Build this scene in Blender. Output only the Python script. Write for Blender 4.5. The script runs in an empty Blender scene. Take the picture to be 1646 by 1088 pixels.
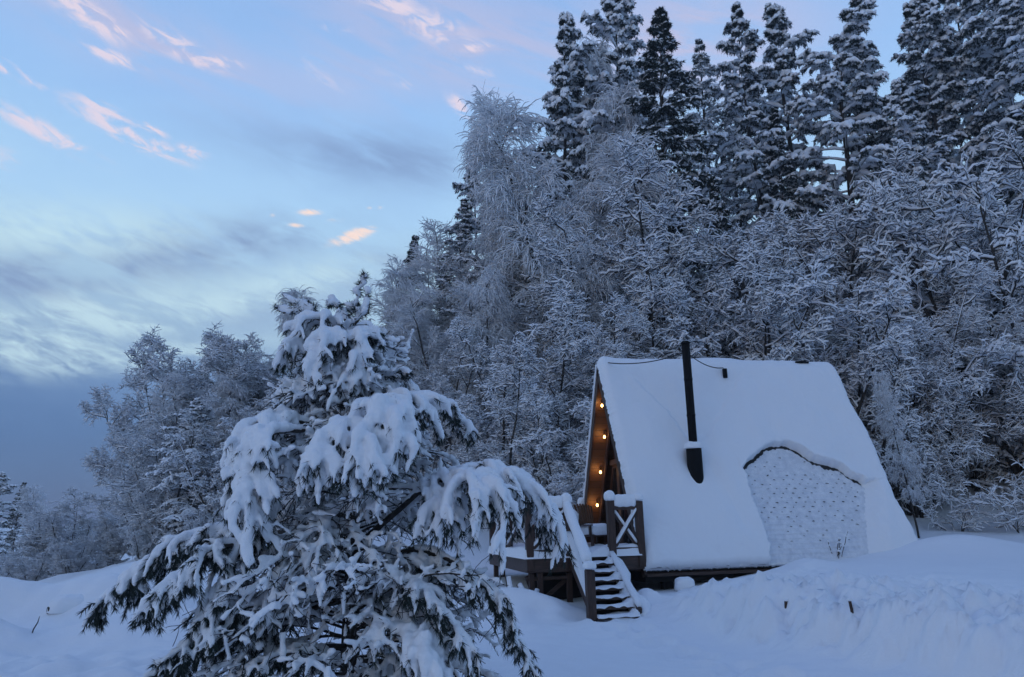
import bpy, math, random
import numpy as np
from mathutils import Matrix, Vector
SC = bpy.context.scene
COL = SC.collection
rng = np.random.default_rng(7)
random.seed(7)
R_ = math.radians

def s2l(c):
    return tuple((x/255/12.92 if x/255 <= .04045 else ((x/255+.055)/1.055)**2.4) for x in c)

# ------------------------------------------------------------------ camera
FPX = 1250.0
EYE = np.array([0, 0, 1.7])
def cam_rot(p, r):
    a = math.pi/2+R_(p); r = R_(r)
    Rx = np.array([[1, 0, 0], [0, math.cos(a), -math.sin(a)], [0, math.sin(a), math.cos(a)]])
    Rz = np.array([[math.cos(r), -math.sin(r), 0], [math.sin(r), math.cos(r), 0], [0, 0, 1]])
    return Rx @ Rz
CR = cam_rot(13.46, -1.43)
cd = bpy.data.cameras.new('camera')
cd.sensor_width = 36; cd.sensor_fit = 'HORIZONTAL'; cd.lens = 36*FPX/1646
cd.clip_start = .05; cd.clip_end = 5000
cam = bpy.data.objects.new('camera', cd); COL.objects.link(cam)
M4 = Matrix([list(CR[i])+[EYE[i]] for i in range(3)]+[[0, 0, 0, 1]])
cam.matrix_world = M4
SC.camera = cam
def ray(px, py):
    d = CR @ np.array([(px-823)/FPX, (544-py)/FPX, -1.0])
    return d/d[1]
def at(px, py, Y):
    return EYE+ray(px, py)*Y

# ------------------------------------------------------------------ view, sky, sun
SC.view_settings.view_transform = 'Standard'
SC.view_settings.look = 'None'
SC.view_settings.exposure = 0.0
SC.view_settings.gamma = 1.0
SC.render.film_transparent = False
SC.cycles.max_bounces = 4
SC.cycles.diffuse_bounces = 2
SC.cycles.use_adaptive_sampling = True
SC.cycles.adaptive_threshold = .025
SC.cycles.transparent_max_bounces = 4

world = bpy.data.worlds.new('World'); SC.world = world
world.use_nodes = True
wn = world.node_tree; wn.nodes.clear()
class NT:
    """tiny helper to write node graphs as expressions"""
    def __init__(s, nt): s.nt = nt
    def node(s, t, **kw):
        n = s.nt.nodes.new(t)
        for k, v in kw.items(): setattr(n, k, v)
        return n
    def link(s, a, b): s.nt.links.new(a, b)
    def put(s, sock, v):
        if isinstance(v, bpy.types.NodeSocket): s.link(v, sock)
        else: sock.default_value = v
    def m(s, op, a, b=None, c=None, clamp=False):
        n = s.node('ShaderNodeMath', operation=op, use_clamp=clamp)
        s.put(n.inputs[0], a)
        if b is not None: s.put(n.inputs[1], b)
        if c is not None: s.put(n.inputs[2], c)
        return n.outputs[0]
    def xyz(s, x, y, z):
        n = s.node('ShaderNodeCombineXYZ'); s.put(n.inputs[0], x); s.put(n.inputs[1], y); s.put(n.inputs[2], z)
        return n.outputs[0]
    def noise(s, vec, scale, detail=4, rough=.55, dist=0.0):
        n = s.node('ShaderNodeTexNoise'); s.put(n.inputs['Vector'], vec)
        n.inputs['Scale'].default_value = scale; n.inputs['Detail'].default_value = detail
        n.inputs['Roughness'].default_value = rough; n.inputs['Distortion'].default_value = dist
        return n.outputs['Fac']
    def ss(s, v, a, b, lo=0.0, hi=1.0):
        n = s.node('ShaderNodeMapRange', interpolation_type='SMOOTHSTEP')
        s.put(n.inputs[0], v); n.inputs[1].default_value = a; n.inputs[2].default_value = b
        n.inputs[3].default_value = lo; n.inputs[4].default_value = hi
        return n.outputs[0]
    def mix(s, f, a, b):
        n = s.node('ShaderNodeMix', data_type='RGBA')
        s.put(n.inputs[0], f); s.put(n.inputs[6], a); s.put(n.inputs[7], b)
        return n.outputs[2]
    def ramp(s, f, stops, interp='LINEAR'):
        n = s.node('ShaderNodeValToRGB'); cr = n.color_ramp; cr.interpolation = interp
        while len(cr.elements) < len(stops): cr.elements.new(.5)
        for e, (p, c) in zip(cr.elements, stops):
            e.position = p; e.color = (*c[:3], 1) if len(c) >= 3 else c
        s.put(n.inputs[0], f); return n.outputs[0]
W = NT(wn)
def rgba(c): return (*s2l(c), 1)
SUN_EL, SUN_AZ = 14.0, 215.0        # low, behind the camera to the left
gen = W.node('ShaderNodeTexCoord').outputs['Generated']
sp = W.node('ShaderNodeSeparateXYZ'); W.link(gen, sp.inputs[0])
dx, dy, dz = sp.outputs
az = W.m('MULTIPLY', W.m('ARCTAN2', dx, dy), 180/math.pi)
el = W.m('MULTIPLY', W.m('ARCSINE', dz), 180/math.pi)
ae = W.xyz(W.m('MULTIPLY', az, .1), W.m('MULTIPLY', el, .22), 0.0)
aes = W.xyz(W.m('ADD', W.m('MULTIPLY', az, .09), W.m('MULTIPLY', el, .10)), W.m('SUBTRACT', W.m('MULTIPLY', el, .30), W.m('MULTIPLY', az, -.05)), 3.7)
n1 = W.noise(ae, 1.0, 5, .55, .4)
n2 = W.noise(aes, 1.6, 6, .6, .6)
elw = W.m('ADD', el, W.m('MULTIPLY', W.m('SUBTRACT', n1, .5), 5.0))
def E(x): return (x+10)/100
sky = W.ramp(W.m('DIVIDE', W.m('ADD', elw, 10), 100), [
    (0.0, s2l((74, 102, 152))), (E(2), s2l((56, 88, 144))), (E(7), s2l((66, 102, 158))),
    (E(10.5), s2l((98, 130, 178))), (E(13.0), s2l((150, 180, 208))), (E(17.0), s2l((172, 205, 228))),
    (E(22), s2l((168, 206, 240))), (E(30), s2l((150, 190, 238))), (E(38), s2l((140, 178, 230))), (E(48), s2l((124, 156, 216))), (E(62), s2l((108, 136, 194))), (E(88), s2l((102, 128, 188)))])
fine = W.noise(W.xyz(W.m('MULTIPLY', az, .2), W.m('ADD', W.m('MULTIPLY', el, .55), W.m('MULTIPLY', az, .16)), 1.3), 2.0, 6, .62, .8)
# soft grey-violet cloud streaks and brighter gaps
def ellipse(px, py, rx, ry, rot, pw=1.0, nz=None):
    d = ray(px, py); a0 = math.degrees(math.atan2(d[0], d[1])); e0 = math.degrees(math.asin(d[2]/np.linalg.norm(d)))
    k = 180/math.pi/FPX
    ca, sa = math.cos(R_(rot)), math.sin(R_(rot))
    u = W.m('SUBTRACT', az, a0); v = W.m('SUBTRACT', el, e0)
    u = W.m('MULTIPLY', u, math.cos(R_(e0)))
    p = W.m('DIVIDE', W.m('ADD', W.m('MULTIPLY', u, ca), W.m('MULTIPLY', v, sa)), rx*k)
    q = W.m('DIVIDE', W.m('SUBTRACT', W.m('MULTIPLY', v, ca), W.m('MULTIPLY', u, sa)), ry*k)
    r2 = W.m('ADD', W.m('MULTIPLY', p, p), W.m('MULTIPLY', q, q))
    g = W.m('POWER', math.e, W.m('MULTIPLY', r2, -1.0))
    return W.m('MULTIPLY', g, pw)
def vmax(l):
    o = l[0]
    for x in l[1:]: o = W.m('MAXIMUM', o, x)
    return o
def vsum(l):
    o = l[0]
    for x in l[1:]: o = W.m('ADD', o, x)
    return o
grey = vsum([ellipse(620, 255, 210, 42, -4, .75), ellipse(250, 420, 200, 42, 16, 1.0), ellipse(440, 375, 130, 26, 8, .4), ellipse(10, 455, 110, 46, 0, .95),
             ellipse(610, 430, 90, 40, 20, .6), ellipse(420, 500, 150, 40, 16, .5), ellipse(120, 540, 170, 30, 14, .4)])
grey = W.m('MULTIPLY', grey, W.ss(W.m('ADD', W.m('MULTIPLY', n2, .6), W.m('MULTIPLY', n1, .4)), .36, .60, .2, 1.2))
sky = W.mix(W.m('MULTIPLY', grey, .85, clamp=True), sky, rgba((120, 143, 186)))
glow = vsum([ellipse(120, 375, 170, 40, 8, .55), ellipse(60, 510, 210, 34, 17, .6), ellipse(330, 500, 150, 22, 16, .55), ellipse(200, 575, 170, 20, 10, .6), ellipse(520, 440, 120, 22, 12, .4), ellipse(20, 560, 120, 20, 12, .5)])
glow = W.m('MULTIPLY', glow, W.ss(W.m('ADD', W.m('MULTIPLY', n2, .55), W.m('MULTIPLY', fine, .45)), .38, .60, .05, 1.5))
sky = W.mix(W.m('MULTIPLY', glow, .9, clamp=True), sky, rgba((200, 228, 236)))
# pink veil at upper right and pink wisps
veil = vsum([ellipse(700, 30, 260, 60, -14, .55), ellipse(560, 120, 140, 60, 10, .35), ellipse(1120, 70, 160, 90, 0, .85), ellipse(790, 110, 90, 40, 0, .4), ellipse(150, 20, 140, 50, -18, .5), ellipse(300, 80, 110, 35, -14, .4)])
veil = W.m('MULTIPLY', veil, W.ss(n2, .34, .60, .3, 1.3))
sky = W.mix(W.m('MULTIPLY', veil, .8, clamp=True), sky, rgba((192, 188, 216)))
wisp = vmax([ellipse(140, 22, 62, 20, -24), ellipse(195, 52, 22, 9, -20), ellipse(178, 90, 40, 9, -10), ellipse(290, 76, 60, 17, -20), ellipse(345, 96, 40, 9, -4),
             ellipse(25, 116, 36, 9, -16), ellipse(75, 214, 75, 13, -18), ellipse(205, 213, 85, 15, -20, 1.1), ellipse(170, 178, 45, 10, -16), ellipse(243, 208, 24, 7, -16), ellipse(310, 243, 22, 10, -10),
             ellipse(0, 255, 24, 16, 0, .7), ellipse(640, 10, 60, 18, -12, .9), ellipse(700, 45, 75, 22, -20, .9), ellipse(762, 76, 26, 8, 6, 1.1), ellipse(745, 172, 30, 11, -34, 1.2), ellipse(540, 45, 26, 14, 0, .6), ellipse(515, 120, 60, 20, -25, .4), ellipse(640, 130, 45, 10, -22, .45), ellipse(760, 115, 42, 11, -8, .6)])
wisp = W.m('MULTIPLY', wisp, W.ss(fine, .34, .62, .05, 1.25))
sky = W.mix(W.ss(wisp, .10, 1.1, 0.0, .86), sky, rgba((230, 214, 226)))
gold = vmax([ellipse(570, 378, 40, 10, 22, 1.2), ellipse(500, 341, 20, 6, 6), ellipse(538, 354, 14, 4, 2, .8), ellipse(476, 362, 14, 4, 0, .8), ellipse(612, 334, 9, 4, 0, .6), ellipse(594, 334, 6, 3, 0, .5), ellipse(438, 346, 6, 4, 0, .5)])
gold = W.m('MULTIPLY', gold, W.ss(fine, .30, .58, .35, 1.1))
sky = W.mix(W.ss(gold, .15, 1.0, 0.0, .95), sky, rgba((250, 222, 208)))
nish = W.node('ShaderNodeTexSky'); nish.sky_type = 'NISHITA'; nish.sun_disc = False
nish.sun_elevation = R_(SUN_EL); nish.sun_rotation = R_(SUN_AZ); nish.altitude = 300
bg1 = W.node('ShaderNodeBackground'); W.link(nish.outputs[0], bg1.inputs[0]); bg1.inputs[1].default_value = .02
sky = W.mix(W.ss(dy, -.55, .35, .32, 0.0), sky, (0.02, .035, .075, 1))      # the sky away from the afterglow is dimmer
bg2 = W.node('ShaderNodeBackground'); W.link(sky, bg2.inputs[0]); bg2.inputs[1].default_value = 1.03
addb = W.node('ShaderNodeAddShader'); W.link(bg1.outputs[0], addb.inputs[0]); W.link(bg2.outputs[0], addb.inputs[1])
wout = W.node('ShaderNodeOutputWorld'); W.link(addb.outputs[0], wout.inputs[0])

sd = bpy.data.lights.new('sun', 'SUN'); sd.energy = .12; sd.angle = R_(50); sd.color = (1.0, .96, .95)
so = bpy.data.objects.new('sun', sd); COL.objects.link(so)
a_ = R_(SUN_AZ); e_ = R_(SUN_EL)
to_sun = Vector((math.sin(a_)*math.cos(e_), math.cos(a_)*math.cos(e_), math.sin(e_)))
so.rotation_euler = to_sun.to_track_quat('Z', 'Y').to_euler()

# ------------------------------------------------------------------ materials
def newmat(name):
    m = bpy.data.materials.new(name); m.use_nodes = True
    nt = m.node_tree; b = nt.nodes['Principled BSDF']
    return m, NT(nt), b
def obj_coord(n): return n.node('ShaderNodeTexCoord').outputs['Object']
def bump(n, b, h, strength, dist=.02):
    k = n.node('ShaderNodeBump'); k.inputs['Strength'].default_value = strength; k.inputs['Distance'].default_value = dist
    n.put(k.inputs['Height'], h); n.link(k.outputs[0], b.inputs['Normal'])
def mat_snow(name, c=(.84, .86, .90), grain=.35, scale=60):
    m, n, b = newmat(name)
    co = obj_coord(n)
    b.inputs['Base Color'].default_value = (*c, 1); b.inputs['Roughness'].default_value = .75
    b.inputs['Specular IOR Level'].default_value = .2
    h = n.m('ADD', n.noise(co, scale, 3, .7), n.m('MULTIPLY', n.noise(co, scale*.12, 4, .6), 2.5))
    bump(n, b, h, grain, .02)
    return m
def mat_noise(name, c1, c2, scale, rough=.8, stretch=(1, 1, 1), bs=.3):
    m, n, b = newmat(name)
    mp = n.node('ShaderNodeMapping'); n.link(obj_coord(n), mp.inputs[0]); mp.inputs['Scale'].default_value = stretch
    f = n.noise(mp.outputs[0], scale, 5, .6, .3)
    n.link(n.ramp(f, [(.3, c1), (.7, c2)]), b.inputs['Base Color'])
    b.inputs['Roughness'].default_value = rough
    bump(n, b, f, bs, .01)
    return m
def mat_plank(name, c1, c2, axis, width, rough=.65):
    m, n, b = newmat(name)
    co = obj_coord(n); s = n.node('ShaderNodeSeparateXYZ'); n.link(co, s.inputs[0])
    t = n.m('DIVIDE', s.outputs[axis], width)
    idx = n.m('FLOOR', t); fr = n.m('SUBTRACT', t, idx)
    gap = n.m('MULTIPLY', n.ss(fr, 0.0, .06), n.ss(fr, .94, 1.0, 1.0, 0.0))
    wn_ = n.node('ShaderNodeTexWhiteNoise', noise_dimensions='1D'); n.link(idx, wn_.inputs['W'])
    mp = n.node('ShaderNodeMapping'); n.link(co, mp.inputs[0])
    sc = [14, 14, 14]; sc[{0: 1, 1: 0, 2: 0}[axis]] = 1.5; mp.inputs['Scale'].default_value = sc
    g = n.noise(mp.outputs[0], 2.0, 5, .6, .4)
    c = n.mix(n.m('ADD', n.m('MULTIPLY', g, .6), n.m('MULTIPLY', wn_.outputs[0], .4)), (*c1, 1), (*c2, 1))
    c = n.mix(gap, tuple(x*.25 for x in c1)+(1,), c)
    n.link(c, b.inputs['Base Color']); b.inputs['Roughness'].default_value = rough
    bump(n, b, n.m('ADD', gap, n.m('MULTIPLY', g, .2)), .5, .008)
    return m
MAT = {}
MAT['ground'] = mat_snow('ground_snow', (.84, .86, .90), .25, 40)
MAT['snow'] = mat_snow('settled_snow', (.84, .86, .90), .25, 70)
MAT['frost'] = mat_snow('frosted_snow', (.87, .89, .93), .0, 20)
MAT['dust'] = mat_noise('thin_dusted_snow', (.60, .63, .70), (.80, .82, .87), 9, .8, bs=.6)
MAT['bark'] = mat_noise('bark', (.016, .014, .013), (.055, .046, .040), 9, .9, (1, 1, .25), .6)
MAT['twig'] = mat_noise('twig_bark', (.022, .022, .026), (.050, .050, .058), 4, .9, bs=0)
MAT['needle'] = mat_noise('pine_needles', (.008, .018, .016), (.026, .042, .036), 3, .8, bs=0)
MAT['beam'] = mat_noise('brown_stained_timber', (.020, .010, .007), (.075, .036, .024), 5, .6, (9, 9, 1), .3)
MAT['beamx'] = mat_noise('brown_stained_board', (.024, .013, .010), (.085, .045, .032), 5, .6, (1, 9, 9), .3)
MAT['plank'] = mat_plank('pine_planks', (.050, .022, .010), (.13, .060, .026), 2, .13)
MAT['wallplank'] = mat_plank('wall_planks', (.055, .024, .011), (.14, .062, .028), 1, .14)
MAT['shingle'] = mat_noise('dark_shingles', (.010, .011, .013), (.035, .036, .040), 30, .85, bs=.8)
MAT['steel'] = mat_noise('black_steel', (.006, .006, .007), (.010, .010, .011), 12, .75, bs=.2)
MAT['dark'] = mat_noise('shade_black', (.006, .005, .005), (.014, .012, .011), 5, .9)  # near-black that puts the shade of gaps and undersides into the colour
MAT['steel'].node_tree.nodes['Principled BSDF'].inputs['Specular IOR Level'].default_value = .12
MAT['wire'] = mat_noise('dark_wire', (.012, .012, .014), (.02, .02, .022), 12, .5, bs=0)
m, n, b = newmat('window_glass'); MAT['glass'] = m
b.inputs['Base Color'].default_value = (.012, .014, .018, 1); b.inputs['Roughness'].default_value = .06
m, n, b = newmat('pale_curtain'); MAT['curtain'] = m
co = obj_coord(n); f = n.noise(co, 14, 3)
n.link(n.ramp(f, [(.3, (.18, .19, .20)), (.7, (.32, .33, .34))]), b.inputs['Base Color']); b.inputs['Roughness'].default_value = .9
m, n, b = newmat('bulb_glow'); MAT['bulb'] = m
b.inputs['Base Color'].default_value = (1, .6, .25, 1); b.inputs['Emission Color'].default_value = (1, .55, .18, 1); b.inputs['Emission Strength'].default_value = 9
m, n, b = newmat('brass_socket'); MAT['brass'] = m
b.inputs['Base Color'].default_value = (.05, .03, .015, 1); b.inputs['Metallic'].default_value = .6; b.inputs['Roughness'].default_value = .4

# ------------------------------------------------------------------ mesh tools
class MB:
    def __init__(s): s.v = []; s.q = []; s.t = []; s.n = 0
    def add(s, v, quads=None, tris=None):
        v = np.asarray(v, float).reshape(-1, 3)
        if quads is not None and len(quads): s.q.append(np.asarray(quads).reshape(-1, 4)+s.n)
        if tris is not None and len(tris): s.t.append(np.asarray(tris).reshape(-1, 3)+s.n)
        s.v.append(v); s.n += len(v); return s
    def mesh(s, name, mat, smooth=True):
        v = np.concatenate(s.v); q = np.concatenate(s.q) if s.q else np.zeros((0, 4), int); t = np.concatenate(s.t) if s.t else np.zeros((0, 3), int)
        me = bpy.data.meshes.new(name)
        me.vertices.add(len(v)); me.vertices.foreach_set('co', v.astype(np.float32).ravel())
        li = np.concatenate([q.ravel(), t.ravel()]).astype(np.int32)
        me.loops.add(len(li)); me.loops.foreach_set('vertex_index', li)
        nf = len(q)+len(t); me.polygons.add(nf)
        ls = np.concatenate([np.arange(len(q))*4, len(q)*4+np.arange(len(t))*3]).astype(np.int32)
        me.polygons.foreach_set('loop_start', ls)
        me.polygons.foreach_set('use_smooth', np.full(nf, smooth))
        me.update(calc_edges=True); me.validate()
        me.materials.append(mat)
        return me
    def build(s, name, mat, parent=None, smooth=True):
        return link(name, s.mesh(name, mat, smooth), parent)
    def box(s, c, h, M=None, bev=.006):
        """bevelled box: centre c, half sizes h, rows of M are its axes"""
        M = np.eye(3) if M is None else np.asarray(M)
        c = np.asarray(c, float); h = np.asarray(h, float); bv = min(bev, h.min()*.4)
        vs = []; idx = {}
        sg = [(x, y, z) for x in (-1, 1) for y in (-1, 1) for z in (-1, 1)]
        for k, g in enumerate(sg):
            for ax in range(3):
                p = np.array(g)*(h-bv); p[ax] = g[ax]*h[ax]
                idx[(g, ax)] = len(vs); vs.append(c+p@M)
        q = []; t = []
        for ax in range(3):
            o = [i for i in range(3) if i != ax]
            for sx in (-1, 1):
                def gk(a, b2): g = [0, 0, 0]; g[ax] = sx; g[o[0]] = a; g[o[1]] = b2; return tuple(g)
                f = [idx[(gk(a, b2), ax)] for a, b2 in ((-1, -1), (1, -1), (1, 1), (-1, 1))]
                q.append(f if (sx > 0) == (ax != 1) else f[::-1])
        for ax in range(3):
            o = [i for i in range(3) if i != ax]
            for a in (-1, 1):
                for b2 in (-1, 1):
                    g0 = [0, 0, 0]; g0[ax] = -1; g0[o[0]] = a; g0[o[1]] = b2; g1 = list(g0); g1[ax] = 1
                    g0, g1 = tuple(g0), tuple(g1)
                    q.append([idx[(g0, o[0])], idx[(g1, o[0])], idx[(g1, o[1])], idx[(g0, o[1])]])
        for g in sg: t.append([idx[(g, 0)], idx[(g, 1)], idx[(g, 2)]])
        return s.add(vs, q, t)
    def bar(s, p, q, w, h, up=(0, 0, 1)):
        p = np.asarray(p, float); q = np.asarray(q, float); d = q-p; L = np.linalg.norm(d); d /= L
        u = np.asarray(up, float)
        if abs(d@u) > .98: u = np.array([0, 1., 0])
        b2 = np.cross(u, d); b2 /= np.linalg.norm(b2); n_ = np.cross(d, b2)
        return s.box((p+q)/2, (L/2, w/2, h/2), np.array([d, b2, n_]))
    def tubes(s, P, R, k=5, cap=True, sq=1.0):
        """P (N,n,3) polylines, R (N,n) radii"""
        P = np.asarray(P, float); R = np.asarray(R, float); N, n_, _ = P.shape
        T = np.gradient(P, axis=1); T /= np.linalg.norm(T, axis=2, keepdims=True)+1e-9
        ref = np.where(np.abs(T[..., 2:3]) > .93, np.array([1., 0, 0]), np.array([0, 0, 1.]))
        A = np.cross(T, ref); A /= np.linalg.norm(A, axis=2, keepdims=True)+1e-9
        B = np.cross(A, T)
        th = np.arange(k)*2*math.pi/k+.4
        V_ = P[:, :, None]+R[:, :, None, None]*(A[:, :, None]*np.cos(th)[:, None]+sq*B[:, :, None]*np.sin(th)[:, None])
        ids = np.arange(N*n_*k).reshape(N, n_, k)
        r = np.roll(ids, -1, axis=2)
        q = np.stack([ids[:, :-1], r[:, :-1], r[:, 1:], ids[:, 1:]], -1).reshape(-1, 4)
        V_ = V_.reshape(-1, 3); tr = None
        if cap:
            c0 = P[:, 0]; c1 = P[:, -1]; nb = N*n_*k
            i0 = nb+np.arange(N); i1 = nb+N+np.arange(N)
            t0 = np.stack([r[:, 0], ids[:, 0], np.broadcast_to(i0[:, None], (N, k))], -1)
            t1 = np.stack([ids[:, -1], r[:, -1], np.broadcast_to(i1[:, None], (N, k))], -1)
            V_ = np.concatenate([V_, c0, c1]); tr = np.concatenate([t0.reshape(-1, 3), t1.reshape(-1, 3)])
        return s.add(V_, q, tr)
    def tube(s, pts, rad, k=8, cap=True):
        pts = np.asarray(pts, float); rad = np.broadcast_to(np.asarray(rad, float), (len(pts),))
        return s.tubes(pts[None], rad[None], k, cap)
    def pillow(s, c, h, M=None, e=.45, nz=.12, seed=0, nu=28, nv=16, flat=.25):
        """rounded lump of snow, flattened underneath"""
        M = np.eye(3) if M is None else np.asarray(M)
        u = np.linspace(-math.pi, math.pi, nu, endpoint=False); v = np.linspace(-math.pi/2, math.pi/2, nv)
        uu, vv = np.meshgrid(u, v)
        def pw(x): return np.sign(x)*np.abs(x)**e
        p = np.stack([pw(np.cos(vv))*pw(np.cos(uu)), pw(np.cos(vv))*pw(np.sin(uu)), pw(np.sin(vv))], -1)
        p[..., 2] = np.where(p[..., 2] < 0, p[..., 2]*flat, p[..., 2])
        h = np.asarray(h, float)
        nn = noise3(p*1.7+seed*7.3)
        p = p*(1+nz*nn[..., None])*h
        vs = np.asarray(c)+p.reshape(-1, 3)@M
        ids = np.arange(nu*nv).reshape(nv, nu); r = np.roll(ids, -1, 1)
        q = np.stack([ids[:-1], r[:-1], r[1:], ids[1:]], -1).reshape(-1, 4)
        return s.add(vs, q)
def link(name, me, parent=None):
    o = bpy.data.objects.new(name, me); COL.objects.link(o)
    if parent is not None: o.parent = parent
    return o
def thing(name, label, cat, loc=(0, 0, 0), rz=0.0, group=None):
    o = bpy.data.objects.new(name, None); COL.objects.link(o); o.empty_display_size = .2
    o.location = loc; o.rotation_euler = (0, 0, rz); o['label'] = label; o['category'] = cat
    if group: o['group'] = group
    return o
def tag(o, label, cat, group=None):
    o['label'] = label; o['category'] = cat
    if group: o['group'] = group
    return o

# gradient noise (numpy)
_perm = np.random.default_rng(3).permutation(512)
def _h(i, j, k): return _perm[(_perm[(_perm[i & 511]+j) & 511]+k) & 511]
_g3 = np.random.default_rng(4).normal(size=(512, 3)); _g3 /= np.linalg.norm(_g3, axis=1, keepdims=True)
def noise3(p):
    p = np.asarray(p, float); i = np.floor(p).astype(int); f = p-i; u = f*f*f*(f*(f*6-15)+10)
    out = 0
    for a in (0, 1):
        for b2 in (0, 1):
            for c in (0, 1):
                g = _g3[_h(i[..., 0]+a, i[..., 1]+b2, i[..., 2]+c)]
                d = g[..., 0]*(f[..., 0]-a)+g[..., 1]*(f[..., 1]-b2)+g[..., 2]*(f[..., 2]-c)
                w = (u[..., 0] if a else 1-u[..., 0])*(u[..., 1] if b2 else 1-u[..., 1])*(u[..., 2] if c else 1-u[..., 2])
                out = out+d*w
    return out*1.6
def noise2(x, y, s=1.0, z=0.0):
    x = np.asarray(x, float)*s; y = np.asarray(y, float)*s
    return noise3(np.stack([x, y, np.full_like(x, z)], -1))
def sstep(x, a, b):
    t = np.clip((np.asarray(x, float)-a)/(b-a), 0, 1); return t*t*(3-2*t)

# ------------------------------------------------------------------ ground
A_ = R_(12.15)
U = np.array([math.cos(A_), math.sin(A_), 0]); V = np.array([-math.sin(A_), math.cos(A_), 0]); Z = np.array([0, 0, 1.0])
O = np.array([2.22, 14.0, .87])           # near front foot of the A-frame
LEN, WID, HGT = 5.36, 3.96, 4.04
def ck(u, v, z): return O+U*u+V*v+Z*z
CT = np.array([
    (0, 0, 0), (-5, 0, 0), (5, 0, .1), (0, 5, .08), (-5, 6, .1), (4, 5, .15), (0, 9, .18), (-3, 10, .2), (-8, 10, .2), (1.5, 12.4, .33), (.3, 12.2, .34), (2.5, 8, .15), (2.2, 10, .18),
    (-.4, 14, .45), (-1, 12.8, .35), (1, 14.8, .4), (2.3, 13.9, .52), (3.5, 14.2, .62), (4.6, 14.3, .75), (5.2, 14.4, .84), (7.6, 15.5, 1.03), (6, 12, .8), (9, 11, .8), (12.6, 20, 1.15), (12.3, 22, 1.4), (8, 9, .6), (6, 7, .45), (9, 5, .4), (14, 14, 1.0),
    (4, 18, 1.1), (1, 18.5, .9), (7, 20, 1.3), (3, 22, 1.6), (-2, 19, 1.1), (-5, 18.5, 1.25), (-8.4, 18, 1.1), (-11.5, 18, .35), (-14.5, 18, -.5), (-11, 13, .1), (-15, 10, -.2), (-7.5, 14, .45),
    (-20, 32, -.6), (-15.6, 32, .6), (-10, 30, 1.4), (-16, 25, -.2), (-30, 45, -2.5), (-24, 60, -1.5), (-40, 80, -2), (-70, 110, 0), (-30, 110, 0),
    (4, 30, 4.2), (11, 30, 4.6), (20, 30, 5), (-2, 30, 2.8), (4, 40, 8.5), (12, 40, 9.0), (-4, 40, 5.2), (-10, 42, 3), (22, 45, 11), (34, 40, 10), (4, 55, 14), (20, 60, 16), (30, 20, 3), (50, 40, 12), (50, 10, 2), (40, -20, 0), (-40, -20, -2), (0, -25, -.5), (-40, 20, -2.5), (-10, 60, 5), (80, 110, 22), (10, 110, 18)], float)
def tps_k(a, b2):
    r2 = ((a[:, None, :2]-b2[None, :, :2])**2).sum(-1)
    return np.where(r2 > 0, .5*r2*np.log(r2+1e-12), 0)
_n = len(CT)
_A = np.zeros((_n+3, _n+3)); _A[:_n, :_n] = tps_k(CT, CT)+np.eye(_n)*.02; _A[:_n, _n] = 1; _A[:_n, _n+1:] = CT[:, :2]; _A[_n, :_n] = 1; _A[_n+1:, :_n] = CT[:, :2].T
_w = np.linalg.solve(_A, np.concatenate([CT[:, 2], np.zeros(3)]))
BANK = np.array([(2.75, 13.6), (2.05, 13.1), (1.95, 12.5), (2.35, 11.2), (2.75, 9.8), (3.3, 8.2), (4.1, 6.6), (5.2, 5), (7, 3)], float)
def bank_dist(x, y):
    """signed distance to the foot line of the shovelled bank, positive on the bank"""
    best = np.full(x.shape, 1e9); sg = np.ones(x.shape)
    for (x0, y0), (x1, y1) in zip(BANK[:-1], BANK[1:]):
        ex, ey = x1-x0, y1-y0; t = np.clip(((x-x0)*ex+(y-y0)*ey)/(ex*ex+ey*ey), 0, 1)
        d = np.hypot(x-x0-t*ex, y-y0-t*ey); c = ex*(y-y0)-ey*(x-x0)
        m_ = d < best; best = np.where(m_, d, best); sg = np.where(m_, np.sign(c), sg)
    return best*sg
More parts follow.
